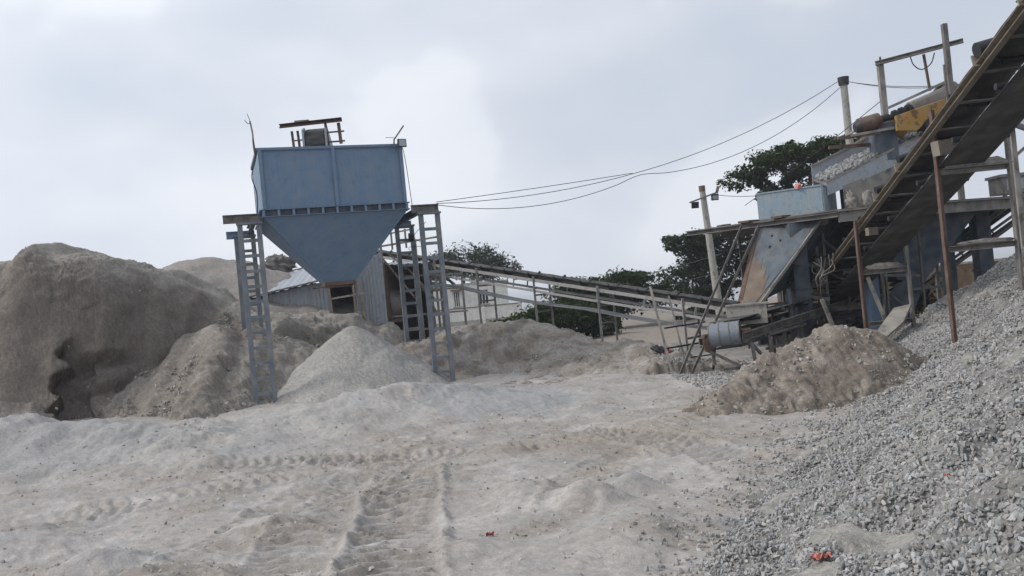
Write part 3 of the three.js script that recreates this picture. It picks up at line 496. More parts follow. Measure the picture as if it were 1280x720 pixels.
{ // the steep one over the gravel pile
  const g = base('stacking_conveyor', 'steep dark belt conveyor climbing to the top right over the gravel', 'conveyor', [7.4, 0, -16]);
  const at = beltConveyor(g, SA, SB, [1, 0, 0.06], { w: 0.9, step: 0.85, truss: false, retDrop: 0.5, sagD: 0.03, trough: 0.12, idler: 1.15, rails: [0.1, 0.14], railM: M.tan, r0: 0.1, r1: 0.9 });
  for (let i = 0; i < 9; i++) mb().tube(at((i + 0.7) / 9.3, 0.02, -0.45), at((i + 0.7) / 9.3, 0.98, -0.45), 0.05, 0.05, 10).build('return_roller', M.black, g);
  const depth = (d) => (21.65 - d) / (21.65 - 8.25);
  for (const [d, x0, x1, topY, f0, f1, bars] of [[14.0, 7.17, 8.36, 4.42, 0.3, 0.9, [3.38, 2.1]], [17.5, 7.17, 8.15, 2.9, 0.1, 0.6, [1.82, 0.75]], [20.3, 7.28, 8.3, 1.85, 0.1, 0.2, [1.0]], [9.6, 6.7, 8.0, 5.3, 0.6, 1.2, [3.6]]]) {
    mb().bar([x0, f0, -d], [x0, topY, -d], 0.09, 0.09, 'L', [0, 0, 1], 0.02).build('leg', M.rust, g); mb().bar([x1, f1, -d], [x1, topY - (d === 14 ? 0.35 : 0.1), -d], 0.09, 0.09, 'L', [0, 0, 1], 0.02).build('leg', M.dusty, g);
    for (const y of bars) mb().bar([x0 + 0.05, y, -d], [x1 - 0.05, y, -d], 0.09, 0.1, 'C').build('tie', M.dusty, g);
  }
  const dust = (p, q, r, seed) => { // caked dust on the ties
    const m = new THREE.SphereGeometry(1, 18, 10), P = m.attributes.position; for (let i = 0; i < P.count; i++) { const x = P.getX(i), y = P.getY(i), z = P.getZ(i), k = 1 + 0.35 * n3(x * 2 + seed, y * 2, z * 2); P.setXYZ(i, x * k, Math.max(-0.25, y * k), z * k); } m.computeVertexNormals();
    const b = mb(), c = lerp3(p, q, 0.5); b.add(m, new THREE.Matrix4().compose(V(c), new THREE.Quaternion(), new THREE.Vector3(Math.abs(q[0] - p[0]) / 2, r, 0.07))); b.build('caked_dust', M.dusty, g);
  };
  dust([7.3, 3.44, -14], [8.35, 3.44, -14], 0.11, 1); dust([7.4, 2.16, -14], [8.25, 2.16, -14], 0.06, 5); dust([7.3, 1.88, -17.5], [8.05, 1.88, -17.5], 0.10, 8);
  for (const d of [10.75, 12.05, 15.2, 16.4]) { const t = depth(d), p = at(t, -0.06, 0.2), q = add3(p, [0.26, 0.05, 0]); mb().tube(p, q, d > 13 ? 0.07 : 0.11, d > 13 ? 0.07 : 0.11, 14).build('roller_end', M.black, g); mb().bar(at(t - 0.01, -0.03, 0.02), at(t - 0.01, -0.03, 0.2), 0.1, 0.03).build('roller_bracket', M.tan, g); }
  mb().bar(at(depth(13.2), -0.02, 0.05), add3(at(depth(13.2), -0.02, 0.05), [0, 0.62, 0]), 0.03).build('rod', M.steel, g);
  mb().box(add3(at(depth(14.0), 0, -0.28), [0.12, 0, 0.08]), [0.34, 0.24, 0.16], 0.3, 0, 0.1).build('bearing_block', M.tan, g);
  mb().box(add3(at(depth(17.5), 0, -0.2), [0.12, 0, 0.06]), [0.2, 0.16, 0.14], 0.1).build('bearing_block', M.tan, g);
}
{ // conveyor that feeds the storage hopper from behind
  const g = base('feed_conveyor', 'conveyor head with dark belt and cross beam above the hopper', 'conveyor', [-5.0, 6.1, -23.4], 0.05); g.scale.setScalar(1.12);
  const P = (x, y, z) => [x, y, z];
  mb().bar(P(-0.82, 1.05, 0.1), P(0.70, 1.09, 0.1), 0.1, 0.09, 'C').local('cross_beam', M.rust, g);
  mb().bar(P(-0.45, 1.13, 0.05), P(-0.1, 1.13, 0.05), 0.1, 0.05).local('cap_plate', M.steel, g);
  for (const x of [-0.5, -0.36]) mb().bar(P(x, -0.3, 0.0), P(x - 0.05, 0.92, 0.0), 0.055).local('post', M.rust, g);
  mb().bar(P(0.36, -0.3, 0.0), P(0.28, 1.04, 0.0), 0.06).local('post', M.rust, g); mb().bar(P(0.62, 0.52, 0.0), P(0.6, 1.03, 0.0), 0.075).local('post', M.rust, g);
  for (const y of [0.58, 0.82]) mb().bar(P(0.31, y, 0), P(0.72, y, 0), 0.035).local('guard_bar', M.rust, g);
  for (const y of [0.1, 0.4, 0.68]) mb().bar(P(-0.52, y, 0.03), P(-0.3, y, 0.03), 0.03).local('guard_bar', M.rust, g);
  mb().tube(P(-0.66, 0.42, 0), P(-0.48, 0.42, 0), 0.025).local('shaft', M.steel, g);
  for (const x of [-0.25, 0.26]) { const dx = x < 0 ? -0.02 : 0.02; mb().poly([[x + dx, 1.0, -0.1], [x + dx, 0.9, 0.12], [x + dx, -0.15, 0.12], [x + dx, -0.8, -3], [x + dx, -0.5, -3]], 0.05).local('side_plate', M.zinc, g); }
  const loop = new THREE.Shape(); loop.moveTo(0, 0); const pts = []; for (let i = 0; i <= 16; i++) { const a = -Math.PI / 2 + Math.PI * i / 16; pts.push([0.36 * Math.cos(a), 0.36 * Math.sin(a)]); }
  const b = mb(); let prev = null; for (const [z, y] of [[-5, -1.9 - 0.36], ...pts, [-5, -1.9 + 0.36]]) { const p = [-0.02, 0.62 + y, z - 0.28]; if (prev) b.bar(prev, p, 0.30, 0.014, 'box', [1, 0, 0]); prev = p; }
  const bl = b; bl.g.length = 0; prev = null; for (const [z, y] of [[-5, -1.9 - 0.36], ...pts, [-5, -1.9 + 0.36]]) { const p = [0, 0.62 + y, z - 0.28]; if (prev) bl.poly([[p[0] - 0.22, prev[1], prev[2]], [p[0] + 0.22, prev[1], prev[2]], [p[0] + 0.22, p[1], p[2]], [p[0] - 0.22, p[1], p[2]]], 0.014); prev = p; }
  bl.local('belt', M.belt, g); mb().tube([-0.23, 0.62, -0.28], [0.23, 0.62, -0.28], 0.345, 0.345, 20).local('pulley', M.steel, g);
}

// ---------------------------------------------------------------- crusher platform and what stands on it
{
  const g = base('crusher_platform', 'raised steel platform with slanting front edge on blue box columns', 'platform', [8, 0, -21]);
  const y = 3.26, L = [4.62, y, -22], C = [7.45, y, -19.1], C2 = [8.3, y, -19.0], R = [13.8, y, -20.9], K1 = [13.8, y, -25], K0 = [6.4, y, -25.2];
  mb().poly([L, C, C2, R, K1, K0], 0.03).build('deck', M.steel, g);
  const down = (p, k) => add3(p, [0, -k, 0]);
  mb().bar(down(L, 0.05), down(C, 0.1), 0.10, 0.12, 'C', undefined, 0.02).build('edge_beam', M.steel, g);
  mb().bar(down(C, 0.15), down(C2, 0.15), 0.12, 0.26, 'C', undefined, 0.02).build('edge_beam', M.dusty, g); mb().bar(down(C2, 0.15), down(R, 0.15), 0.12, 0.26, 'C', undefined, 0.02).build('edge_beam', M.dusty, g);
  mb().bar([5.6, y - 0.14, -22.3], [7.4, y - 0.16, -19.6], 0.12, 0.22, 'I', undefined, 0.02).build('joist', M.steel, g);
  for (const [x0, z0, x1, z1] of [[6.4, -21.2, 8.6, -24.9], [8.4, -19.4, 8.9, -24.9], [10.4, -20.1, 10.6, -24.9], [12.2, -20.7, 12.3, -24.9]]) mb().bar([x0, y - 0.13, z0], [x1, y - 0.13, z1], 0.12, 0.2, 'I', undefined, 0.02).build('joist', M.steel, g);
  for (const [x, z, w] of [[6.74, -20.0, 0.36], [9.28, -22, 0.30], [12.18, -22, 0.36], [7.95, -21.6, 0.34], [7.0, -24.2, 0.3], [12.6, -24.6, 0.3]]) {
    const c = mb().box([x, 1.4, z], [w, 3.4, w]).build('column', M.bluedark, g); mb().box([x, 1.55, z], [w + 0.05, 0.04, w + 0.05]).build('splice_plate', M.bluedark, c);
  }
  mb().poly([[7.3, 3.1, -22.4], [9.1, 3.1, -22.4], [9.1, 1.9, -22.4], [7.9, 1.9, -22.4]], 0.02).build('skirt_plate', M.bluedark, g);
  mb().poly([[9.1, 3.1, -22.4], [11.9, 3.1, -22.2], [11.9, 2.2, -22.2], [9.1, 2.2, -22.4]], 0.02).build('skirt_plate', M.bluedark, g);
  // loose plates and rubble along the left edge
  for (const [x, z, w, r] of [[6.0, -20.9, 0.7, 0.75], [6.7, -20.35, 0.9, 0.72], [5.5, -21.6, 0.25, 0.2]]) mb().box([x, y + 0.045, z], [w, 0.05, 0.3], r, 0.02, 0.03).build('loose_plate', M.rust, g);
}
{ // discharge chute hanging below the platform
  const g = base('discharge_chute', 'rusty pale blue discharge chute slanting down from the platform', 'chute', [6.2, 1.2, -20]);
  const A = [6.05, 3.12, -20.55], B = [7.30, 3.12, -19.75], C = [5.40, 1.25, -18.98], D = [5.12, 1.40, -19.32], B2 = [8.35, 3.12, -21.2], C2 = [6.62, 1.62, -20.5], A2 = [7.0, 3.12, -21.9], D2 = [6.3, 1.85, -20.9];
  mb().poly([A, B, C, D], 0.025).build('front_panel', M.rustblue, g); mb().poly([B, B2, C2, C], 0.02).build('bottom_panel', M.bluedark, g); mb().poly([A2, B2, C2, D2], 0.02).build('back_panel', M.bluedark, g);
  mb().bar(A, D, 0.10, 0.06).build('flange', M.rust, g); mb().bar(add3(D, [0.0, -0.02, 0.02]), add3(C, [0, -0.02, 0.02]), 0.05, 0.12).build('lip', M.tan, g);
  { const P = (u, v) => add3(lerp3(lerp3(D, A, v), lerp3(C, B, v), u), [-0.012, 0, 0.02]), pts = [P(0.02, 0.02), P(0.98, 0.02)]; for (const [u, v] of [[0.98, 0.10], [0.86, 0.22], [0.74, 0.20], [0.66, 0.36], [0.55, 0.31], [0.48, 0.46], [0.36, 0.42], [0.28, 0.58], [0.18, 0.50], [0.10, 0.60], [0.02, 0.52]]) pts.push(P(u, v)); mb().poly(pts, 0.008).build('wear_plate', M.rusttan, g); }
  mb().bar(B, C, 0.04, 0.06).build('edge_angle', M.dusty, g);
  for (const [u, v, w, h] of [[0.15, 0.3, 0.05, 0.07], [0.22, 0.5, 0.06, 0.05], [0.12, 0.62, 0.05, 0.05], [0.3, 0.35, 0.05, 0.09]]) { const p = lerp3(lerp3(A, D, u), lerp3(B, C, u), v); mb().box(add3(p, [-0.006, 0, 0.012]), [w, h, 0.02], 0.57).build('worn_hole', M.dark, g); }
}
{ // surge hopper under the right part of the platform
  const g = base('surge_hopper', 'dark blue funnel below the platform behind the steep conveyor', 'hopper', [10, 0, -20.9]);
  const T4 = [[8.95, 3.05, -20.15], [11.5, 3.05, -20.75], [11.5, 3.05, -22.1], [8.95, 3.05, -21.9]], B4 = [[9.25, 1.55, -20.5], [9.95, 1.40, -20.7], [9.95, 1.40, -21.4], [9.25, 1.55, -21.3]];
  for (let i = 0; i < 4; i++) mb().poly([T4[i], B4[i], B4[(i + 1) % 4], T4[(i + 1) % 4]], 0.02).build('panel', M.bluedark, g);
  mb().bar(T4[0], T4[1], 0.08, 0.1).build('rim', M.bluedark, g);
  mb().poly([[8.7, 1.05, -20.4], [9.5, 1.6, -20.5], [9.9, 1.4, -20.7], [9.3, 0.35, -20.2], [8.6, 0.25, -20.0]], 0.03).build('spout', M.bluedark, g);
  mb().box([8.2, 1.0, -19.6], [0.28, 1.7, 0.28], 0.2).build('support', M.blue, g);
}
{ // feed box
  const g = base('feed_box', 'pale blue open steel box at the front of the platform', 'box', [7.0, 3.28, -20.6]);
  const a = [6.10, 0, -20.55], b = [7.40, 0, -19.82], c = [8.4, 0, -21.6], d = [7.1, 0, -22.3], y0 = 3.29, y1 = 3.90, w = (p, y) => [p[0], y, p[2]];
  for (const [p, q] of [[a, b], [b, c], [c, d], [d, a]]) mb().poly([w(p, y0), w(q, y0), w(q, y1), w(p, y1)], 0.02).build('panel', M.bluepale, g);
  const r = mb(); for (const [p, q] of [[a, b], [b, c], [c, d], [d, a]]) r.bar(w(p, y1 + 0.02), w(q, y1 + 0.02), 0.06, 0.035); r.build('rim', M.bluepale, g); mb().bar(w(b, y0), w(b, y1), 0.05).build('corner_angle', M.bluepale, g);
  const o = mb().box([0, 0, 0], [0.16, 0.1, 0.12], 0.4, 0.3, 0.2).build('rag', M.orange); o.position.set(6.95, 3.97, -20.07); { const p = o.geometry.attributes.position; for (let i = 0; i < p.count; i++) p.setXYZ(i, p.getX(i) * (p.getY(i) > 0 ? 0.5 : 1), p.getY(i), p.getZ(i)); o.geometry.computeVertexNormals(); } top(o, 'orange_rag'); tag(o, 'small orange rag on the rim of the pale blue box', 'rag');
}
function lumpy(rx, ry, rz, seed, amp = 0.3, freq = 1.7, flat = -0.6) {
  const m = new THREE.SphereGeometry(1, 26, 18), P = m.attributes.position; for (let i = 0; i < P.count; i++) { const x = P.getX(i), y = P.getY(i), z = P.getZ(i), k = 1 + amp * fbm3(x * freq + seed, y * freq, z * freq, 3) * 2; P.setXYZ(i, x * k * rx, Math.max(flat, y * k) * ry, z * k * rz); } m.computeVertexNormals(); return m;
}
{ // sacks beside the box
  for (const [x, z, s, lab] of [[8.05, -19.75, 1, 'slumped dusty sack nearest the pale blue box'], [8.38, -19.7, 5, 'leaning dusty sack next to the steep conveyor on the platform']]) {
    const o = new THREE.Mesh(lumpy(0.13, 0.22, 0.12, s, 0.3, 2.0, -0.9), M.dusty); metreUV(o.geometry); o.position.set(x, 3.46, z); o.rotation.z = s === 1 ? 0.15 : -0.2; top(o, 'dusty_sack'); tag(o, lab, 'sack', 'dusty sacks on the platform');
  }
}
{ // vibrating screen with its load of stone
  const g = base('vibrating_screen', 'inclined vibrating screen with a bed of crushed stone', 'screen', [9.2, 3.3, -20.6]);
  const F0 = [7.7, 3.95, -20.35], F1 = [10.75, 5.12, -20.55], bk = [0.25, 0.30, -1.5];
  mb().poly([F0, F1, add3(F1, bk), add3(F0, bk)], 0.03).build('deck', M.steel, g);
  mb().poly([add3(F0, [0, -0.25, 0.03]), add3(F1, [0, -0.42, 0.03]), add3(F1, [0, 0.04, 0.03]), add3(F0, [0, 0.06, 0.03])], 0.025).build('side_plate', M.zinc, g);
  mb().poly([[8.1, 3.30, -20.34], [10.7, 3.3, -20.53], [10.7, 4.68, -20.53], [8.1, 3.9, -20.34]], 0.02).build('lower_plate', M.dusty, g);
  mb().poly([add3(add3(F0, bk), [0, -0.2, 0]), add3(add3(F1, bk), [0, -0.2, 0]), add3(add3(F1, bk), [0, 0.34, 0]), add3(add3(F0, bk), [0, 0.34, 0])], 0.025).build('side_plate', M.zinc, g);
  mb().bar(add3(add3(F0, bk), [0, 0.37, 0]), add3(add3(F1, bk), [0, 0.37, 0]), 0.08, 0.06).build('top_rail', M.dusty, g); mb().bar(add3(F0, [0, 0.07, 0.03]), add3(F1, [0, 0.05, 0.03]), 0.05, 0.05).build('top_rail', M.dusty, g);
  for (const [x, z] of [[8.0, -21.7], [10.6, -20.8], [10.6, -22], [8.2, -20.6]]) { const t = (x - 7.7) / 3.05; mb().bar([x, 3.27, z], [x, 3.9 + t * 1.1, z], 0.12, 0.12, 'box').build('support', M.bluedark, g); }
  const n = 2600, im = new THREE.InstancedMesh(new THREE.IcosahedronGeometry(1, 0), std({ roughness: 0.95 }), n), dm = new THREE.Object3D();
  for (let i = 0; i < n; i++) { const t = 0.02 + 0.96 * rb(), s = 0.03 + 0.93 * rb(), p = add3(lerp3(F0, F1, t), bk, s), r = 0.02 + 0.03 * rb(); dm.position.set(p[0], p[1] + 0.03 + 0.10 * rb(), p[2]); dm.rotation.set(rb() * 6, rb() * 6, rb() * 6); dm.scale.set(r * 1.3, r, r * 0.9); dm.updateMatrix(); im.setMatrixAt(i, dm.matrix); const v = 0.13 + 0.2 * rb(); im.setColorAt(i, new THREE.Color().setRGB(v, v, v)); }
  g.updateMatrixWorld(true); im.applyMatrix4(g.matrixWorld.clone().invert()); im.name = 'stone_bed'; im.userData.kind = 'stuff'; g.add(im); shadows(im);
}
{ // yellow drive unit
  const g = base('screen_drive', 'rusty yellow drive unit with grey drum and pulley above the screen', 'machine', [10.2, 5.05, -20.35]); g.scale.setScalar(1.2);
  const sh = new THREE.Shape(); sh.moveTo(-0.62, 0.02); sh.lineTo(-0.62, 0.30); sh.lineTo(0.66, 0.62); sh.lineTo(0.66, 0.20); sh.lineTo(0.40, 0.10); sh.lineTo(0.18, 0.16); sh.quadraticCurveTo(-0.02, 0.22, -0.14, 0.05); sh.lineTo(-0.25, -0.02); sh.closePath();
  for (const z of [0.1, -0.55]) mb().add(new THREE.ExtrudeGeometry(sh, { depth: 0.05, bevelEnabled: true, bevelSize: 0.01, bevelThickness: 0.01, bevelSegments: 1 }), new THREE.Matrix4().makeTranslation(0, 0, z)).local('side_frame', M.yellow, g);
  mb().tube([-0.15, 0.45, -0.2], [0.62, 0.70, -0.2], 0.17, 0.17, 22).local('drum', M.dusty, g); mb().tube([0.62, 0.70, -0.2], [0.8, 0.76, -0.2], 0.2, 0.2, 22).local('drum_end', M.steel, g);
  mb().tube([-0.62, 0.33, -0.15], [-0.15, 0.48, -0.15], 0.06, 0.06, 12).local('shaft', M.black, g);
  for (const k of [0.2, 0.5, 0.8]) mb().tube(lerp3([-0.62, 0.33, -0.15], [-0.15, 0.48, -0.15], k), lerp3([-0.62, 0.33, -0.15], [-0.15, 0.48, -0.15], k + 0.14), 0.11, 0.11, 14).local('bearing', M.black, g);
  mb().bar([-0.70, 0.50, 0.0], [0.55, 0.93, 0.0], 0.10, 0.05).local('guard_rail', M.dusty, g);
  mb().tube([0.75, 0.62, -0.45], [0.75, 0.62, -0.35], 0.36, 0.36, 26).local('flywheel', M.black, g);
  mb().tube([0.05, 0.08, -0.06], [0.05, 0.08, 0.16], 0.12, 0.12, 16).tube([0.2, -0.02, -0.05], [0.2, -0.02, 0.12], 0.09, 0.09, 14).local('eccentric', M.black, g);
  const mt = mb().tube([-1.25, 0.20, -0.1], [-0.85, 0.30, -0.1], 0.17, 0.15, 18).local('motor', M.rust, g); mb().tube([-1.35, 0.18, -0.1], [-1.25, 0.2, -0.1], 0.09, 0.16, 16).tube([-0.85, 0.30, -0.1], [-0.65, 0.34, -0.1], 0.07, 0.07, 12).local('shaft_cover', M.black, mt);
  mb().box([-0.72, -0.15, -0.3], [0.36, 0.75, 0.5]).local('pedestal', M.bluedark, g); mb().bar([-1.5, 0.02, -0.1], [-0.55, 0.10, -0.1], 0.3, 0.05).local('motor_bed', M.dusty, g); mb().bar([-1.75, 0.0, 0.0], [-0.9, 0.03, 0.0], 0.06, 0.06).bar([-1.75, -0.1, -0.5], [-0.9, -0.12, -0.5], 0.05, 0.07).local('motor_rail', M.rust, g);
  mb().box([0.35, 0.0, -0.25], [0.7, 0.4, 0.5]).local('base_frame', M.dark, g);
}
{ // hoist frame over the drive
  const g = base('hoist_frame', 'bare steel hoist frame of two posts and a sloping beam above the drive', 'frame', [10, 3.27, -20.7]);
  mb().bar([9.58, 3.28, -21.0], [9.58, 6.90, -21.0], 0.13, 0.13, 'C', [0, 0, 1]).build('post', M.dusty, g); mb().bar([10.72, 3.28, -20.0], [10.72, 7.44, -20.0], 0.11, 0.11, 'C', [0, 0, 1]).build('post', M.steel, g);
  mb().bar([9.46, 6.89, -20.98], [11.05, 6.97, -19.85], 0.09, 0.10, 'I', undefined, 0.015).build('beam', M.steel, g);
  mb().bar([10.40, 6.88, -20.45], [10.49, 6.0, -20.5], 0.05).build('strut', M.rust, g); mb().box([9.6, 6.98, -21], [0.04, 0.14, 0.04]).build('stub', M.steel, g);
  mb().wire([[10.10, 6.86, -20.5], [10.16, 6.66, -20.5], [10.34, 6.53, -20.5], [10.52, 6.62, -20.4], [10.59, 6.86, -20.3]], 0.014, 24).build('chain', M.cable, g);
}
{ // machinery on the right of the platform
  const g = base('motor_housing', 'small whitish boxed motor housing on the platform at right edge', 'machine', [12.55, 3.28, -21.4]);
  mb().box([0.15, 0.32, 0], [0.72, 0.42, 0.6]).local('casing', M.dusty, g); mb().box([0.15, 0.33, 0.305], [0.5, 0.26, 0.012]).local('grille', M.zinc, g); mb().box([0.15, 0.56, 0], [0.82, 0.07, 0.7]).local('cover', M.dusty, g); mb().box([0.62, 0.34, 0], [0.2, 0.3, 0.4]).local('side_casing', M.blue, g);
  for (const x of [-0.12, 0.08, 0.28, 0.44]) mb().box([x, 0.06, 0.22], [0.06, 0.12, 0.1]).local('foot', M.dusty, g);
  const r = base('rear_conveyor', 'dust covered conveyor slanting behind the platform at the right edge', 'conveyor', [13, 0, -24]);
  beltConveyor(r, [11.6, 1.1, -26.2], [15.4, 4.4, -22.6], [0.68, 0, -0.72], { w: 0.8, step: 1, railM: M.dusty, retDrop: 0.4, sagD: 0.04, postH: 0.3, beltM: M.belt });
  for (const [x, z, h] of [[12.6, -25.3, 1.9], [14.3, -23.6, 3.3]]) mb().bar([x, -0.1, z], [x, h, z], 0.1).build('post', M.dusty, r);
  const k = base('dust_hood', 'grey sloping sheet steel hood beyond the steep conveyor', 'hood', [10.8, 3.3, -17.6]);
  mb().poly([[9.6, 4.95, -17.2], [12.2, 3.9, -17.6], [12.3, 4.6, -18.6], [9.7, 5.3, -18.2]], 0.03).build('sheet', M.zinc, k); mb().bar([9.62, 4.9, -17.2], [12.2, 3.85, -17.6], 0.06, 0.1).build('edge', M.steel, k); mb().bar([10.6, 0.3, -17.6], [10.6, 4.6, -17.6], 0.1).bar([11.9, 0.3, -17.8], [11.9, 4.0, -17.8], 0.1).build('post', M.dusty, k);
  mb().bar([10.6, 3.9, -17.6], [11.2, 4.3, -17.7], 0.05).build('brace', M.dusty, k);
}
{ // low collecting conveyor under the chute, with its head drum
  const g = base('collecting_conveyor', 'low conveyor with a grey head drum below the rusty chute', 'conveyor', [5, 0, -18]);
  const D0 = [3.98, 0.82, -17.62], D1 = [4.56, 0.86, -17.38];
  mb().tube(D0, D1, 0.235, 0.235, 26).build('drum', M.drum, g); for (const t of [0.0, 0.33, 0.66, 0.97]) mb().tube(lerp3(D0, D1, t), lerp3(D0, D1, t + 0.03), 0.243, 0.243, 26).build('drum_band', M.steel, g); mb().bar(add3(D0, [-0.1, 0, 0.04]), add3(D0, [-0.06, -0.3, 0.02]), 0.16, 0.1).build('bearing', M.rust, g); mb().tube(add3(D0, [-0.16, 0, 0.07]), D0, 0.05).tube(D1, add3(D1, [0.2, 0.01, -0.08]), 0.06).build('axle', M.rust, g);
  const dir = [0.70, 0.02, -0.72], b = mb();
  const up0 = [4.28, 1.10, -17.55], up1 = [8.6, 1.45, -21.9], wv = [0.29, 0.02, 0.12];
  b.poly([add3(up0, wv, -1), add3(up0, wv), add3(up1, wv), add3(up1, wv, -1)], 0.016); b.poly([add3(add3(up0, [0, -0.56, 0]), wv, -1), add3(add3(up0, [0, -0.56, 0]), wv), add3(add3(up1, [0, -0.5, 0]), wv), add3(add3(up1, [0, -0.5, 0]), wv, -1)], 0.016); b.build('belt', M.belt, g);
  for (const s of [-1.35, 1.45]) { const p = add3(up0, wv, s), q = add3(up1, wv, s); mb().bar(add3(p, [-0.12, -0.36, 0.12]), add3(q, [0, -0.3, 0]), 0.09, 0.16, 'C').build('stringer', M.steel, g); }
  for (const t of [0.12, 0.3, 0.48, 0.66]) { const p = lerp3(up0, up1, t); mb().tube(add3(add3(p, wv, -1.2), [0, -0.06, 0]), add3(add3(p, wv, 1.2), [0, -0.06, 0]), 0.05).build('idler', M.black, g); }
  for (const [p, q, r] of [[[4.74, 0.62, -17.3], [4.82, -0.05, -17.4], 0.06], [[4.72, 0.62, -17.3], [5.25, 0.1, -17.9], 0.05], [[5.3, 0.75, -17.95], [5.3, -0.05, -17.95], 0.07], [[4.0, 0.62, -17.7], [4.04, 0.2, -17.7], 0.06], [[3.85, 0.55, -17.6], [4.7, 0.05, -17.5], 0.06], [[5.85, 1.0, -18.7], [5.85, 0.15, -18.7], 0.07], [[6.4, 1.0, -19.2], [6.4, 0.1, -19.2], 0.06]]) mb().bar(p, q, r).build('leg', M.steel, g);
  for (const [p, q] of [[[4.8, 0.06, -17.4], [5.4, 0.08, -18]], [[5.2, 0.42, -17.9], [5.9, 0.45, -18.6]], [[5.3, 0.72, -17.9], [6.5, 0.78, -19.2]], [[4.15, 0.12, -17.5], [5.1, 0.08, -17.7]]]) mb().bar(p, q, 0.05).build('tie', M.steel, g);
  const c = base('counterweight_block', 'pale grey block above the conveyor drum', 'block', [4.95, 1.16, -18.25], -0.25); mb().box([0, 0, 0], [0.82, 0.40, 0.42]).local('body', M.concrete, c); mb().box([0.02, 0.215, 0], [0.9, 0.035, 0.48]).local('cap', M.dusty, c); mb().bar([-0.3, -0.5, 0], [-0.3, -0.2, 0], 0.06).bar([0.3, -0.5, 0], [0.3, -0.2, 0], 0.06).local('foot', M.steel, c);
  // tangle of small uprights and braces below the chute
  const k = base('support_frame', 'dark steel frame of uprights and rungs behind the rusty chute', 'frame', [6.4, 0, -21.6]);
  for (const [x, z] of [[5.95, -22], [6.9, -22]]) mb().bar([x, 0.1, z], [x + 0.03, 3.2, z], 0.07, 0.07, 'L', [0, 0, 1]).build('upright', M.steel, k);
  for (let i = 0; i < 9; i++) mb().bar([5.98, 0.6 + i * 0.29, -22], [6.9, 0.62 + i * 0.29, -22], 0.04, 0.05).build('rung', i % 2 ? M.dusty : M.rust, k);
  for (const [p, q, m] of [[[6.2, 1.6, -19.2], [6.2, 0.3, -19.2], M.bluedark], [[6.85, 1.3, -19.0], [7.15, 0.3, -19.0], M.dusty], [[7.75, 1.7, -18.6], [8.1, 0.4, -18.5], M.dusty], [[8.5, 1.0, -20.6], [8.5, 0.1, -20.6], M.dark], [[7.6, 1.1, -20.9], [7.6, 0.1, -20.9], M.dark], [[6.4, 1.5, -19.9], [7.6, 0.9, -20.6], M.steel], [[6.1, 1.0, -20.4], [9.3, 0.8, -21.4], M.steel], [[6.0, 0.55, -20.0], [9.4, 0.5, -21.2], M.dark]]) mb().bar(p, q, 0.075).build('brace', m, k);
  // two long stays from the platform to the ground
  for (const [p, q, lab] of [[[5.63, 3.2, -20.5], [3.40, -0.05, -18.5], 'upper of two long slanting steel stays below the platform'], [[6.02, 3.15, -20.45], [3.52, -0.2, -18.3], 'lower of two long slanting steel stays below the platform']]) { const o = mb().bar(p, q, 0.07, 0.07, 'L').build('stay', M.steel); top(o, 'steel_stay'); tag(o, lab, 'stay'); }
  const f = base('post_frame', 'rickety frame of thin posts in front of the long conveyor tail', 'frame', [3.4, 0, -19.2]);
  mb().bar([3.35, -0.1, -18.8], [3.1, 1.95, -19.2], 0.05).bar([3.75, 0, -19.2], [3.55, 1.7, -19.5], 0.04).build('post', M.dusty, f); for (const y of [0.55, 1.0]) mb().bar([3.28, y, -18.9], [4.3, y + 0.03, -19.4], 0.035).build('rail', M.dark, f);
  mb().bar([4.2, 0.02, -18.6], [4.35, 0.75, -18.7], 0.045).bar([4.25, 0.35, -18.6], [3.8, 0.3, -18.9], 0.03).build('post', M.dark, f);
  const s = mb().poly([[7.05, 0.30, -16.95], [7.75, 0.75, -17.1], [8.05, 1.12, -17.35], [7.75, 1.1, -17.5], [7.3, 0.55, -17.3]], 0.05).build('slab', M.dusty); top(s, 'leaning_slab'); tag(s, 'pale slab leaning beside the gravel under the steep conveyor', 'slab');
  // crumpled screen cloth hung on the steep conveyor's foot
  const n = base('wire_bundle', 'tangle of pale wires and hoses at the steep conveyor foot', 'wires', [7.0, 2.0, -19.6]); const rw = mulberry(9);
  for (let i = 0; i < 9; i++) { const p = [6.85 + rw() * 0.5, 2.35 - rw() * 0.3, -19.7 + rw() * 0.4], q = [6.8 + rw() * 0.35, 1.35 + rw() * 0.4, -19.7 + rw() * 0.4]; mb().wire([p, add3(lerp3(p, q, 0.4), [rw() * 0.4 - 0.2, 0, 0]), add3(lerp3(p, q, 0.7), [rw() * 0.3 - 0.15, 0, 0.1]), q], 0.008 + 0.008 * rw(), 14, 5).build('strand', M.dusty, n); }
}
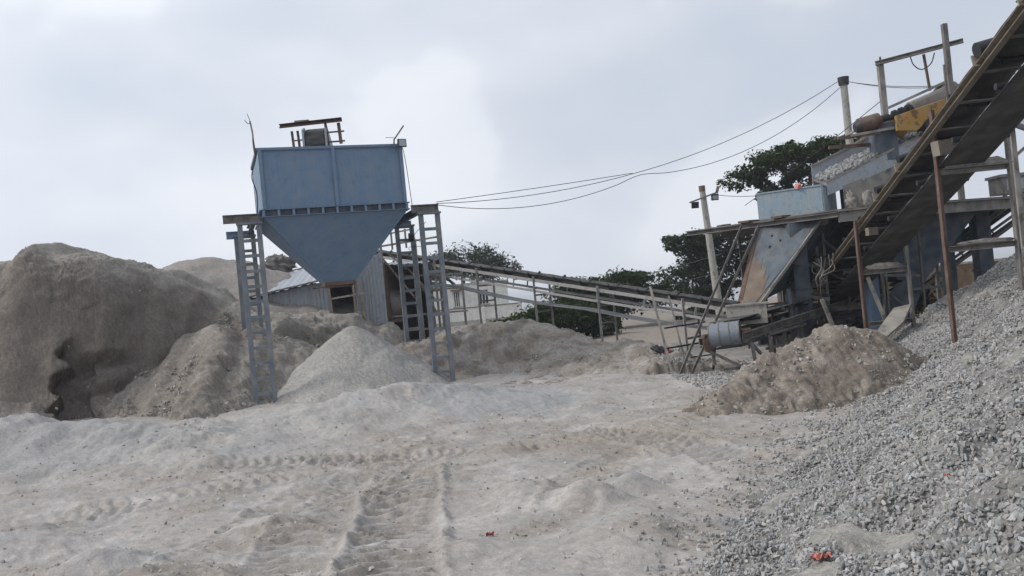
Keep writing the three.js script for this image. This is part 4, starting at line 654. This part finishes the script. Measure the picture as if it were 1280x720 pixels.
{ // crusher body added below the platform to darken the background
  const g = base('added_dark_crusher', 'dark crusher housing with flywheel added below the platform to darken the background', 'machine', [8.3, 0, -23]);
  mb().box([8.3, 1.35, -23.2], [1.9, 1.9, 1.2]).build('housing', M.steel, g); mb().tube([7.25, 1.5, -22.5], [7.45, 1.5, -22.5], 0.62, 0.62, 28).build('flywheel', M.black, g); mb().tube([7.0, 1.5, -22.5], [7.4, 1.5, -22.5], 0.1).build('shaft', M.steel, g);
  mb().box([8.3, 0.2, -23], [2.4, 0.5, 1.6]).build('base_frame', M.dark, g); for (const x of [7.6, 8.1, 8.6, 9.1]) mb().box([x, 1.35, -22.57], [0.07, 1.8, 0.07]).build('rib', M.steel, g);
  const k = base('pipe_rack', 'dark tangle of pipes and rollers around the crusher foot', 'pipes', [8, 0, -21]), r = mulberry(66);
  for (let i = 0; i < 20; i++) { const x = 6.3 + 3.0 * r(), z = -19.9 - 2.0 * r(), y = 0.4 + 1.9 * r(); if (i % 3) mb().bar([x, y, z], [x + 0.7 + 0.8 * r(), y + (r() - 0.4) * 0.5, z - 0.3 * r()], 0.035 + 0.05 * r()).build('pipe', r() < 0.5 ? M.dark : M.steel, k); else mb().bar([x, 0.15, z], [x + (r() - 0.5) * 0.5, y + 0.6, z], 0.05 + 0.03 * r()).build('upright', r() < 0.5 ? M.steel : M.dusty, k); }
  for (let i = 0; i < 5; i++) mb().tube([6.9 + i * 0.28, 0.62 + i * 0.06, -19.7 - i * 0.12], [7.15 + i * 0.28, 0.64 + i * 0.06, -19.3 - i * 0.1], 0.09, 0.09, 12).build('roller', M.black, k);
  for (const [x, z, h, m] of [[6.35, -19.5, 1.3, M.steel], [6.5, -20.6, 2.6, M.steel], [7.5, -20.4, 2.9, M.dusty], [8.35, -19.3, 1.9, M.steel], [8.75, -20.0, 2.9, M.dusty], [5.75, -19.2, 1.15, M.rust], [9.6, -20.0, 2.9, M.steel]]) mb().bar([x, 0.05, -Math.abs(z)], [x + 0.04, h, z], 0.07, 0.07, 'L', [0, 0, 1]).build('upright', m, k);
  for (const [p, q] of [[[6.4, 2.2, -19.6], [7.5, 2.0, -20.3]], [[8.4, 1.7, -19.4], [9.6, 1.6, -20.0]], [[6.5, 2.5, -20.6], [8.7, 1.2, -20.1]], [[7.5, 2.7, -20.4], [9.5, 0.6, -20.1]]]) mb().bar(p, q, 0.06, 0.06, 'L').build('brace', M.steel, k);
}
// ---------------------------------------------------------------- poles and wires
{
  const g = base('utility_pole', 'pale concrete utility pole with two floodlights behind the platform', 'pole', [8.1, 0, -34]);
  mb().tube([0.1, -0.3, 0], [-0.16, 5.62, 0], 0.17, 0.115, 14).local('shaft', M.concrete, g); mb().tube([-0.16, 5.5, 0], [-0.165, 5.72, 0], 0.13, 0.13, 12).local('cap', M.rust, g);
  mb().bar([-0.75, 5.08, 0.16], [0.36, 5.38, 0.16], 0.06).bar([0.36, 5.36, 0.16], [0.45, 5.62, 0.16], 0.1).local('cross_arm', M.steel, g);
  for (const [x, y] of [[-0.55, 4.96], [0.26, 5.2]]) { const f = mb().box([x, y, 0.22], [0.28, 0.24, 0.1], 0, 0.3).local('floodlight', M.black, g); mb().box([x, y - 0.02, 0.285], [0.2, 0.15, 0.02], 0, 0.3).local('lens', x > 0 ? M.glass : M.winglass, f); }
  const p = base('wire_pole', 'tall bare pole with dark cap beside the hoist frame', 'pole', [10.7, 0, -26]);
  mb().tube([0, -0.3, 0], [0, 7.62, 0], 0.14, 0.105, 14).local('shaft', M.concrete, p); mb().tube([0, 7.5, 0], [0, 7.74, 0], 0.15, 0.17, 12).local('cap', M.black, p);
  const r = base('pole_rail', 'pair of steel rails joining the wire pole to the hoist frame', 'rail', [10, 5.5, -23.5]);
  mb().bar([10.68, 5.98, -25.9], [9.62, 5.62, -21.1], 0.06).build('rail', M.dusty, r); mb().bar([10.75, 5.62, -25.9], [9.62, 5.42, -21.1], 0.07).build('rail', M.rust, r);
  const W = (pts, lab, rr = 0.010) => { const o = mb().wire(pts, rr, 60).build('wire', M.cable); top(o, 'overhead_wire'); tag(o, lab, 'wire', 'overhead wires'); };
  W([...sag([-1.75, 4.62, -22.1], [3.7, 5.15, -24], 0.16, 8), ...sag([3.7, 5.15, -24], [10.6, 7.66, -26], 0.28, 8).slice(1)], 'upper overhead wire from the tall pole to the blue hopper leg', 0.0095);
  W([...sag([-1.75, 4.58, -22.05], [3.9, 5.1, -24], 0.42, 8), ...sag([3.9, 5.1, -24], [10.6, 7.45, -26], 0.62, 8).slice(1)], 'lower sagging overhead wire from the tall pole to the hopper leg', 0.0095);
  W(sag([-1.75, 4.66, -22.1], [3.7, 5.17, -24], 0.02, 8), 'short tight wire doubling the upper one near the hopper', 0.009);
  W(sag([10.8, 7.6, -26], [11.4, 6.05, -20.3], 0.12), 'wire dropping from the tall pole to the yellow drive', 0.009);
  W(sag([10.75, 7.62, -26], [14.5, 6.7, -21], 0.5), 'wire sagging right from the tall pole behind the hoist frame', 0.01);
  W(sag([9.6, 6.0, -21.2], [7.6, 4.2, -27], 0.05), 'slack wire slanting down left of the hoist frame', 0.01);
  W(sag([9.0, 3.0, -36], [-1.5, 3.4, -80], 0.9), 'upper power line passing behind the middle tree', 0.02);
  W(sag([9.0, 2.25, -36], [1, 1.6, -80], 0.5), 'lower power line passing behind the middle tree', 0.02);
  W(sag([8.5, 5.3, -34], [12.0, 5.3, -30], 0.35), 'thin wire from the utility pole into the tree', 0.012);
  W([[-2.1, 4.2, -22.4], [-2.5, 3.9, -23], [-2.3, 3.7, -24], [-2.9, 3.75, -25], [-2.8, 3.5, -26]], 'looped cable hanging behind the right hopper legs', 0.008);
  W([[-2.4, 4.35, -22.5], [-2.45, 6.0, -22.0], [-2.47, 6.15, -21.85]], 'thin cable running down the right corner of the hopper', 0.009);
}

// ---------------------------------------------------------------- shed behind the hopper
function corrugated(P00, P10, P01, P11, pitch = 0.12, amp = 0.018) {   // ridges run from the 0 edge to the 1 edge
  const w = V(P00).distanceTo(V(P10)), n = Math.max(4, Math.round(w / pitch * 6)), nr = new THREE.Vector3().crossVectors(V(P10).sub(V(P00)), V(P01).sub(V(P00))).normalize(), pos = [], uv = [], idx = [];
  for (let j = 0; j <= 2; j++) for (let i = 0; i <= n; i++) { const u = i / n, v = j / 2, p = lerp3(lerp3(P00, P10, u), lerp3(P01, P11, u), v), k = amp * Math.sin(u * w / pitch * Math.PI * 2); pos.push(p[0] + nr.x * k, p[1] + nr.y * k, p[2] + nr.z * k); uv.push(u * w, v * V(P00).distanceTo(V(P01))); }
  for (let j = 0; j < 2; j++) for (let i = 0; i < n; i++) { const a = j * (n + 1) + i; idx.push(a, a + 1, a + n + 1, a + 1, a + n + 2, a + n + 1); }
  const G = new THREE.BufferGeometry(); G.setAttribute('position', new THREE.Float32BufferAttribute(pos, 3)); G.setAttribute('uv', new THREE.Float32BufferAttribute(uv, 2)); G.setIndex(idx); G.computeVertexNormals(); G.userData.keepUV = true; return G;
}
{
  const g = base('machine_shed', 'corrugated metal shed with open dark bay behind the hopper', 'shed', [-5, 0, -30]);
  const sheets = (n, a, b, c, d, name, pitch = 0.13) => { for (let i = 0; i < n; i++) { const o = (k) => (rb() - 0.5) * 0.03 * k; const m = mb(); m.add(corrugated(add3(lerp3(a, b, i / n), [0, o(1), 0]), add3(lerp3(a, b, (i + 1) / n), [0, o(1), 0]), lerp3(c, d, i / n), lerp3(c, d, (i + 1) / n), pitch)); m.build(name, M.zinc, g); } };
  sheets(5, [-8.6, 2.80, -27.8], [-4.9, 3.32, -27.8], [-8.9, 3.62, -31.5], [-5.1, 4.12, -31.5], 'roof_sheet', 0.3);
  sheets(3, [-8.0, 0.4, -28], [-5.95, 0.4, -28], [-8.0, 2.86, -28], [-5.95, 3.14, -28], 'wall_sheet', 0.13);
  sheets(2, [-5.05, 0.6, -27.6], [-4.15, 0.6, -27.9], [-5.05, 3.3, -27.6], [-4.15, 3.95, -27.9], 'wall_sheet', 0.13);
  mb().bar([-8.6, 2.83, -27.76], [-5.9, 3.2, -27.76], 0.05, 0.05).build('eave_bar', M.steel, g); mb().bar([-8.95, 3.66, -31.5], [-4.9, 4.18, -31.5], 0.08, 0.05).build('ridge_bar', M.steel, g);
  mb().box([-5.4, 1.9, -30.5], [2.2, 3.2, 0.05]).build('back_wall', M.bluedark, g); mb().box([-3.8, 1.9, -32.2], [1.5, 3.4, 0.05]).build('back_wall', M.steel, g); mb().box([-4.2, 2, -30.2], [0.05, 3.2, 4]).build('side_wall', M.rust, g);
  for (const [x, z, x2, y2, z2, m] of [[-5.75, -27.5, -5.95, 3.1, -27.7, M.tan], [-5.02, -27.3, -5.1, 3.1, -27.5, M.tan], [-4.6, -27.2, -4.95, 3.2, -27.5, M.tan], [-4.25, -28.6, -4.29, 4.4, -28.8, M.tan], [-3.75, -29, -3.75, 3.9, -29, M.dusty], [-2.6, -29.5, -2.6, 3.6, -29.5, M.dusty], [-1.7, -29.5, -1.7, 3.1, -29.5, M.dusty], [-3.05, -28.2, -3.05, 4.2, -28.2, M.tan]]) mb().bar([x, 0.3, z], [x2, y2, z2], 0.075).build('post', m, g);
  for (const [p, q] of [[[-5.8, 2.52, -27.4], [-4.7, 2.6, -27.3]], [[-5.0, 1.55, -27.3], [-4.2, 1.55, -27.5]], [[-4.25, 3.75, -28.6], [-3.3, 2.3, -28.9]], [[-4.1, 3.95, -28.7], [-3.5, 3.3, -28.9]], [[-3.6, 3.5, -29], [-2.6, 2.1, -29.4]], [[-3.9, 2.6, -29.2], [-1.7, 2.5, -29.5]], [[-4.1, 1.75, -28.6], [-1.6, 1.7, -29.4]], [[-4.1, 1.25, -28.5], [-2.0, 1.2, -29.3]], [[-2.6, 1.6, -29.4], [-3.3, 3.2, -29.2]], [[-3.9, 3.1, -29.2], [-1.7, 3.0, -29.6]]]) mb().bar(p, q, 0.06).build('brace', rb() < 0.6 ? M.dusty : M.tan, g);
  mb().bar([-4.9, 4.15, -29.3], [-2.2, 4.25, -28.2], 0.06).bar([-3.9, 4.0, -28.8], [-3.9, 4.6, -28.8], 0.06).bar([-3.4, 4.0, -28.6], [-3.4, 4.65, -28.6], 0.06).bar([-4.0, 4.55, -28.8], [-3.2, 4.6, -28.5], 0.05).build('guard_rail', M.dusty, g);
  sheets(2, [-4.4, 3.5, -28.6], [-2.9, 3.45, -28.6], [-4.4, 3.75, -32.3], [-2.9, 3.7, -32.3], 'roof_sheet', 0.2); mb().box([-3.0, 1.8, -30.9], [0.04, 3.0, 2.6]).build('side_wall', M.rust, g); mb().box([-5.4, 3.05, -29.2], [1.4, 0.04, 2.6]).build('ceiling_sheet', M.steel, g);  // roof and side wall added around the bay so its inside goes dark
  // machine in the bay
  const m = base('round_crusher', 'rounded dusty grey machine standing in the shed bay', 'machine', [-4.35, 0.4, -29.6]);
  const lg = new THREE.LatheGeometry([[0, 0.55], [0.22, 0.55], [0.3, 0.42], [0.46, 0.3], [0.52, 0.05], [0.5, -0.25], [0.36, -0.42], [0, -0.45]].map((q) => new THREE.Vector2(...q)), 22); mb().add(lg, new THREE.Matrix4().compose(new THREE.Vector3(0.15, 1.75, 0), new THREE.Quaternion().setFromEuler(new THREE.Euler(0.9, 0.3, 0.3)), new THREE.Vector3(1, 1, 1))).local('drum', M.dusty, m);
  mb().box([0.15, 1.2, 0], [0.9, 0.12, 0.8]).local('bed', M.dusty, m); for (const x of [-0.2, 0.5]) mb().box([x, 0.65, 0], [0.12, 1.1, 0.6]).local('leg', M.steel, m); mb().tube([0.5, 1.7, 0.2], [0.95, 1.75, 0.2], 0.16, 0.14, 16).local('motor', M.black, m);
  const pv = base('bolt_pulley', 'small dark pulley hung on the rear hopper leg', 'pulley', [-2.75, 4.02, -24.6]); mb().tube([-0.08, 0, 0], [0.08, 0, 0], 0.12, 0.12, 16).local('wheel', M.black, pv); mb().bar([0, 0.1, 0], [0.02, 0.36, 0], 0.03).local('hanger', M.steel, pv);
  const rk = new THREE.Mesh(lumpy(0.55, 0.4, 0.4, 3, 0.4), M.steel); metreUV(rk.geometry); rk.position.set(-8.6, 3.98, -31.7); top(rk, 'covered_motor'); tag(rk, 'dark lumpy covered motor above the shed roof', 'motor');
}
// ---------------------------------------------------------------- white house
{
  const g = base('white_house', 'low white plastered house with barred windows behind the conveyor', 'house', [-5, 0, -68]);
  const x0 = -10.5, x1 = -0.4, h = 3.35, wins = [[-2.70, 1.74, 0.78, 1.12], [-4.7, 1.72, 0.5, 1.2], [-7.5, 1.72, 0.8, 1.2]], sh = new THREE.Shape([[x0, -0.3], [x1, -0.3], [x1, h], [x0, h]].map((q) => new THREE.Vector2(...q)));
  for (const [x, y, w, hh] of wins) sh.holes.push(new THREE.Path([[x, y], [x, y + hh], [x + w, y + hh], [x + w, y]].map((q) => new THREE.Vector2(...q))));
  mb().add(new THREE.ExtrudeGeometry(sh, { depth: 0.25, bevelEnabled: false }), new THREE.Matrix4().makeTranslation(0, 0, -68)).build('front_wall', M.white, g);
  mb().box([x1 - 0.125, 1.52, -71], [0.25, 3.66, 5.9]).box([x0 + 0.125, 1.52, -71], [0.25, 3.66, 5.9]).build('side_wall', M.white, g); mb().box([(x0 + x1) / 2, h + 0.07, -71], [x1 - x0 + 0.3, 0.14, 6.6]).build('roof_slab', M.concrete, g);
  for (const [x, y, w, hh] of wins) { const f = mb().box([x + w / 2, y + hh / 2, -67.9], [w, hh, 0.03]).build('window', M.winglass, g); const b = mb(); for (const k of [0.33, 0.66]) b.box([x + w * k, y + hh / 2, -67.84], [0.06, hh, 0.05]); b.box([x + w / 2, y + hh - 0.03, -67.84], [w, 0.06, 0.05]).box([x + 0.03, y + hh / 2, -67.84], [0.06, hh, 0.05]).box([x + w - 0.03, y + hh / 2, -67.84], [0.06, hh, 0.05]); b.build('frame', M.white, f); mb().box([x + w / 2, y - 0.06, -67.68], [w + 0.2, 0.08, 0.2]).build('sill', M.concrete, f); }
  mb().box([-4.45, 3.02, -67.5], [0.9, 0.08, 0.5]).build('window_hood', M.rust, g);
  const t = base('terrace_wall', 'stained white terrace wall in front of the white house', 'wall', [-3, 0, -64]);
  mb().box([-3.6, 0.15, -64], [8.4, 0.9, 0.3]).build('plinth', M.concrete, t); mb().box([-3.6, 1.06, -64], [8.4, 0.95, 0.2]).build('parapet', M.white, t); mb().box([-3.6, 1.56, -64], [8.5, 0.07, 0.28]).build('coping', M.steel, t);
  for (const x of [0.45, -2.3, -5]) mb().box([x, 0.8, -63.88], [0.2, 1.5, 0.12]).build('pier', M.white, t);
}
{
  const g = base('boundary_wall', 'ochre plastered wall far right behind the platform columns', 'wall', [15, 0, -31]);
  mb().box([15.5, 0.7, -31], [9, 1.9, 0.22]).build('panel', std({ map: T.tan, color: 0xd8c4ae, roughness: 0.95 }), g); mb().box([15.5, 1.68, -31], [9.1, 0.08, 0.3]).build('coping', M.concrete, g);
}
// ---------------------------------------------------------------- trees
const leafM = new THREE.MeshPhysicalMaterial({ vertexColors: true, roughness: 1, transmission: 0.35, thickness: 0, side: THREE.DoubleSide });
function crown(blobs, leaf, seed, tone, per = 1) {
  const r = mulberry(seed), pos = [], nor = [], col = [], c = new THREE.Vector3(), a = new THREE.Vector3(), b = new THREE.Vector3(), n = new THREE.Vector3(), rv = () => new THREE.Vector3(r() * 2 - 1, r() * 2 - 1, r() * 2 - 1).normalize();
  for (const [bx, by, bz, rx, ry, rz, clumps] of blobs) for (let k = 0; k < clumps; k++) {
    const q = rv().multiplyScalar(Math.pow(r(), 0.45)), cs = 0.20 + 0.28 * r(), sc = Math.min(rx, ry, rz) * cs * 1.15, cx = bx + q.x * rx, cy = by + q.y * ry, cz = bz + q.z * rz, shade = 0.75 + 0.5 * r(), warm = r();
    const N = Math.round(58 * per * (0.6 + 0.8 * r()));
    for (let i = 0; i < N; i++) {
      const o = rv().multiplyScalar(Math.pow(r(), 0.4)); c.set(cx + o.x * sc * 1.9, cy + o.y * sc * 1.05, cz + o.z * sc * 1.9);
      n.copy(rv()).add(o).add(new THREE.Vector3(0, 0.7, 0)).normalize(); a.crossVectors(n, rv()).normalize(); b.crossVectors(n, a); const L = leaf * (0.6 + 0.8 * r()), w = L * 0.5, m = 0.8 + 0.4 * r(), g = [tone[0] * shade * m * (1 + 0.3 * warm), tone[1] * shade * m, tone[2] * shade * m];
      const p0 = c.clone().addScaledVector(a, -L / 2), p1 = c.clone().addScaledVector(b, w / 2), p2 = c.clone().addScaledVector(a, L / 2).addScaledVector(n, -L * 0.15), p3 = c.clone().addScaledVector(b, -w / 2);
      for (const p of [p0, p1, p2, p0, p2, p3]) { pos.push(p.x, p.y, p.z); nor.push(n.x, n.y, n.z); col.push(...g); }
    }
  }
  const G = new THREE.BufferGeometry(); G.setAttribute('position', new THREE.Float32BufferAttribute(pos, 3)); G.setAttribute('normal', new THREE.Float32BufferAttribute(nor, 3)); G.setAttribute('color', new THREE.Float32BufferAttribute(col, 3)); return G;
}
function tree(name, label, category, pos, trunkH, tr, blobs, leaf, seed, tone, per) {
  const g = base(name, label, category, pos), m = mb(), r = mulberry(seed + 1);
  if (trunkH) {
    m.tube([0, -0.3, 0], [0.1 * trunkH * (r() - 0.5), trunkH, 0], tr, tr * 0.7, 10);
    for (const b of blobs) { const e = [b[0], b[1] - b[4] * 0.2, b[2]], s = [0, trunkH * (0.8 + 0.2 * r()), 0], k = add3(lerp3(s, e, 0.5), [(r() - 0.5) * 0.4, 0.15, 0]); m.tube(s, k, tr * 0.55, tr * 0.4, 7).tube(k, e, tr * 0.4, tr * 0.16, 7); for (let i = 0; i < 3; i++) m.tube(e, [b[0] + (r() - 0.5) * b[3] * 1.3, b[1] + (r() - 0.2) * b[4] * 0.8, b[2] + (r() - 0.5) * b[5]], tr * 0.16, tr * 0.05, 5); }
    m.local('trunk', M.bark, g);
  } else { for (let i = 0; i < 7; i++) { const b = blobs[i % blobs.length]; m.tube([b[0] * 0.8 + (r() - 0.5) * 0.5, -0.3, b[2] + (r() - 0.5) * 0.4], [b[0] + (r() - 0.5) * b[3], b[1], b[2] + (r() - 0.5) * b[5]], 0.035, 0.012, 6); } m.local('stems', M.bark, g); }
  const c = new THREE.Mesh(crown(blobs, leaf, seed, tone, per), leafM); c.name = trunkH ? 'crown' : 'foliage'; g.add(c); if (trunkH) g.scale.set(1.14, 1.06, 1.1); shadows(g); return g;
}
const GRN2 = [0.14, 0.28, 0.065];
tree('shade_tree', 'spreading dark green tree in the middle beyond the long conveyor', 'tree', [5.05, -0.05, -42], 0.9, 0.16, [[0, 1.75, 0, 2.0, 0.85, 1.5, 74], [-1.7, 1.55, 0.3, 1.3, 0.7, 1.1, 40], [1.5, 1.45, 0, 1.4, 0.7, 1.1, 42], [0.5, 2.25, 0, 1.2, 0.5, 1.0, 34], [-0.9, 0.9, 0.4, 1.8, 0.55, 1, 36], [-2.3, 1.0, 0.4, 1.0, 0.6, 0.9, 24], [-1.5, 2.05, 0, 1.2, 0.5, 1.0, 34]], 0.16, 21, GRN2, 1);
tree('low_bush', 'broad leafy bush left of the middle tree behind the sand bank', 'bush', [1.6, 0.0, -36], 0, 0, [[-0.2, 0.9, 0, 1.2, 0.85, 0.8, 50], [-1.5, 0.75, 0.1, 1.0, 0.7, 0.7, 34], [1.0, 0.85, 0, 1.1, 0.75, 0.8, 38], [2.0, 0.5, 0, 0.9, 0.6, 0.6, 24]], 0.17, 33, [0.17, 0.34, 0.07], 0.9);
tree('roadside_tree', 'dark tree crown showing above the left half of the conveyor', 'tree', [-4.4, -0.3, -77], 3.2, 0.3, [[0.3, 5.5, 0, 3.0, 1.35, 2.1, 76], [-2.4, 5.2, 0, 2.2, 1.2, 1.8, 44], [2.6, 4.9, 0, 2.0, 1.05, 1.5, 42], [-4.6, 5.1, 0, 1.7, 1.0, 1.5, 28]], 0.26, 45, GRN2, 1);
tree('roadside_tree', 'dark tree behind the utility pole below the platform edge', 'tree', [10.4, -0.1, -45], 1.0, 0.2, [[0.3, 3.5, 0, 1.7, 1.0, 1.2, 64], [-1.0, 3.8, 0, 1.0, 0.5, 0.8, 26], [-0.6, 2.3, 0, 1.4, 0.9, 1.1, 44], [1.7, 2.6, 0, 1.3, 1.0, 1.0, 40], [0.2, 1.3, 0, 1.5, 0.6, 1.1, 34], [2.8, 3.2, 0, 1.1, 1.0, 1, 34], [-0.6, 0.4, 0.2, 1.4, 0.5, 0.9, 22]], 0.19, 57, [0.12, 0.23, 0.07], 1);
tree('tall_tree', 'tall tree with flat layered crown rising above the platform', 'tree', [14.2, -0.1, -40], 4.2, 0.28, [[-0.9, 7.0, 0, 1.5, 0.55, 1.1, 46], [0.6, 7.2, 0, 1.5, 0.6, 1.2, 48], [-2.3, 6.3, 0, 1.1, 0.5, 0.8, 32], [2.1, 7.3, 0, 1.4, 0.45, 1.0, 36], [0.2, 6.2, 0, 1.5, 0.5, 1.2, 38], [-1.4, 5.6, 0.2, 0.9, 0.4, 0.8, 20], [1.9, 6.4, 0, 1.0, 0.5, 0.9, 24]], 0.17, 69, [0.15, 0.30, 0.06], 1);
tree('low_bush', 'small green shrub behind the columns at right', 'bush', [13.6, 0.0, -28.5], 0, 0, [[0, 0.7, 0, 0.7, 0.6, 0.5, 24]], 0.13, 81, [0.05, 0.08, 0.035], 0.8);

// ---------------------------------------------------------------- litter and odds and ends
{
  const y = Math.max(bankH(3.5, 20.4), groundH(3.5, 20.4)), g = base('torn_sack', 'torn dark sack with red lining half buried in the sand bank', 'sack', [3.42, y, -20.3]);
  const a = new THREE.Mesh(lumpy(0.24, 0.11, 0.15, 4, 0.35, 2, -0.5), M.black); a.name = 'cover'; a.position.set(-0.02, 0.04, 0); a.rotation.z = -0.45; g.add(a);
  const b = new THREE.Mesh(lumpy(0.13, 0.1, 0.09, 8, 0.4, 2.5, -0.9), std({ color: 0x7a3d3e, roughness: 0.9 })); b.name = 'lining'; b.position.set(0.14, -0.06, 0.14); b.rotation.z = -0.8; g.add(b); shadows(g);
  const lit = (name, p, s, m, seed, lab) => { const G = new THREE.PlaneGeometry(2 * s[0], 2 * s[2], 12, 7); G.rotateX(-Math.PI / 2); { const P = G.attributes.position; for (let i = 0; i < P.count; i++) { const x = P.getX(i) / s[0], z = P.getZ(i) / s[0]; P.setXYZ(i, (x * 0.85 + 0.2 * n2(x * 2 + seed, z * 2)) * s[0], s[1] * (0.9 * n2(x * 2.3 + seed, z * 2.3) + 0.5 * n2(x * 5, z * 5 + seed)), (z + 0.25 * n2(z * 2, x * 2 + seed)) * s[0]); } G.computeVertexNormals(); } const o = new THREE.Mesh(G, m); o.position.set(...p); top(o, name); tag(o, lab, 'litter', 'litter'); };
  lit('plastic_scrap', [-0.39, groundH(-0.39, 7.3) + 0.015, -7.3], [0.04, 0.025, 0.025], M.red, 2, 'small red plastic scrap on the dusty ground beside the tyre track');
  for (const [x, d, n, s, lab] of [[1.6, 4.85, 'plastic_wrapper', 0.06, 'crumpled orange plastic wrapper lying on the near gravel'], [2.55, 5.25, 'plastic_scrap', 0.022, 'tiny orange scrap higher up the gravel slope']]) lit(n, [x, gravelH(x, d) + 0.045, -d], [s, s * 0.4, s * 0.55], M.orange, 6, lab);
}
renderer.render(scene, camera);
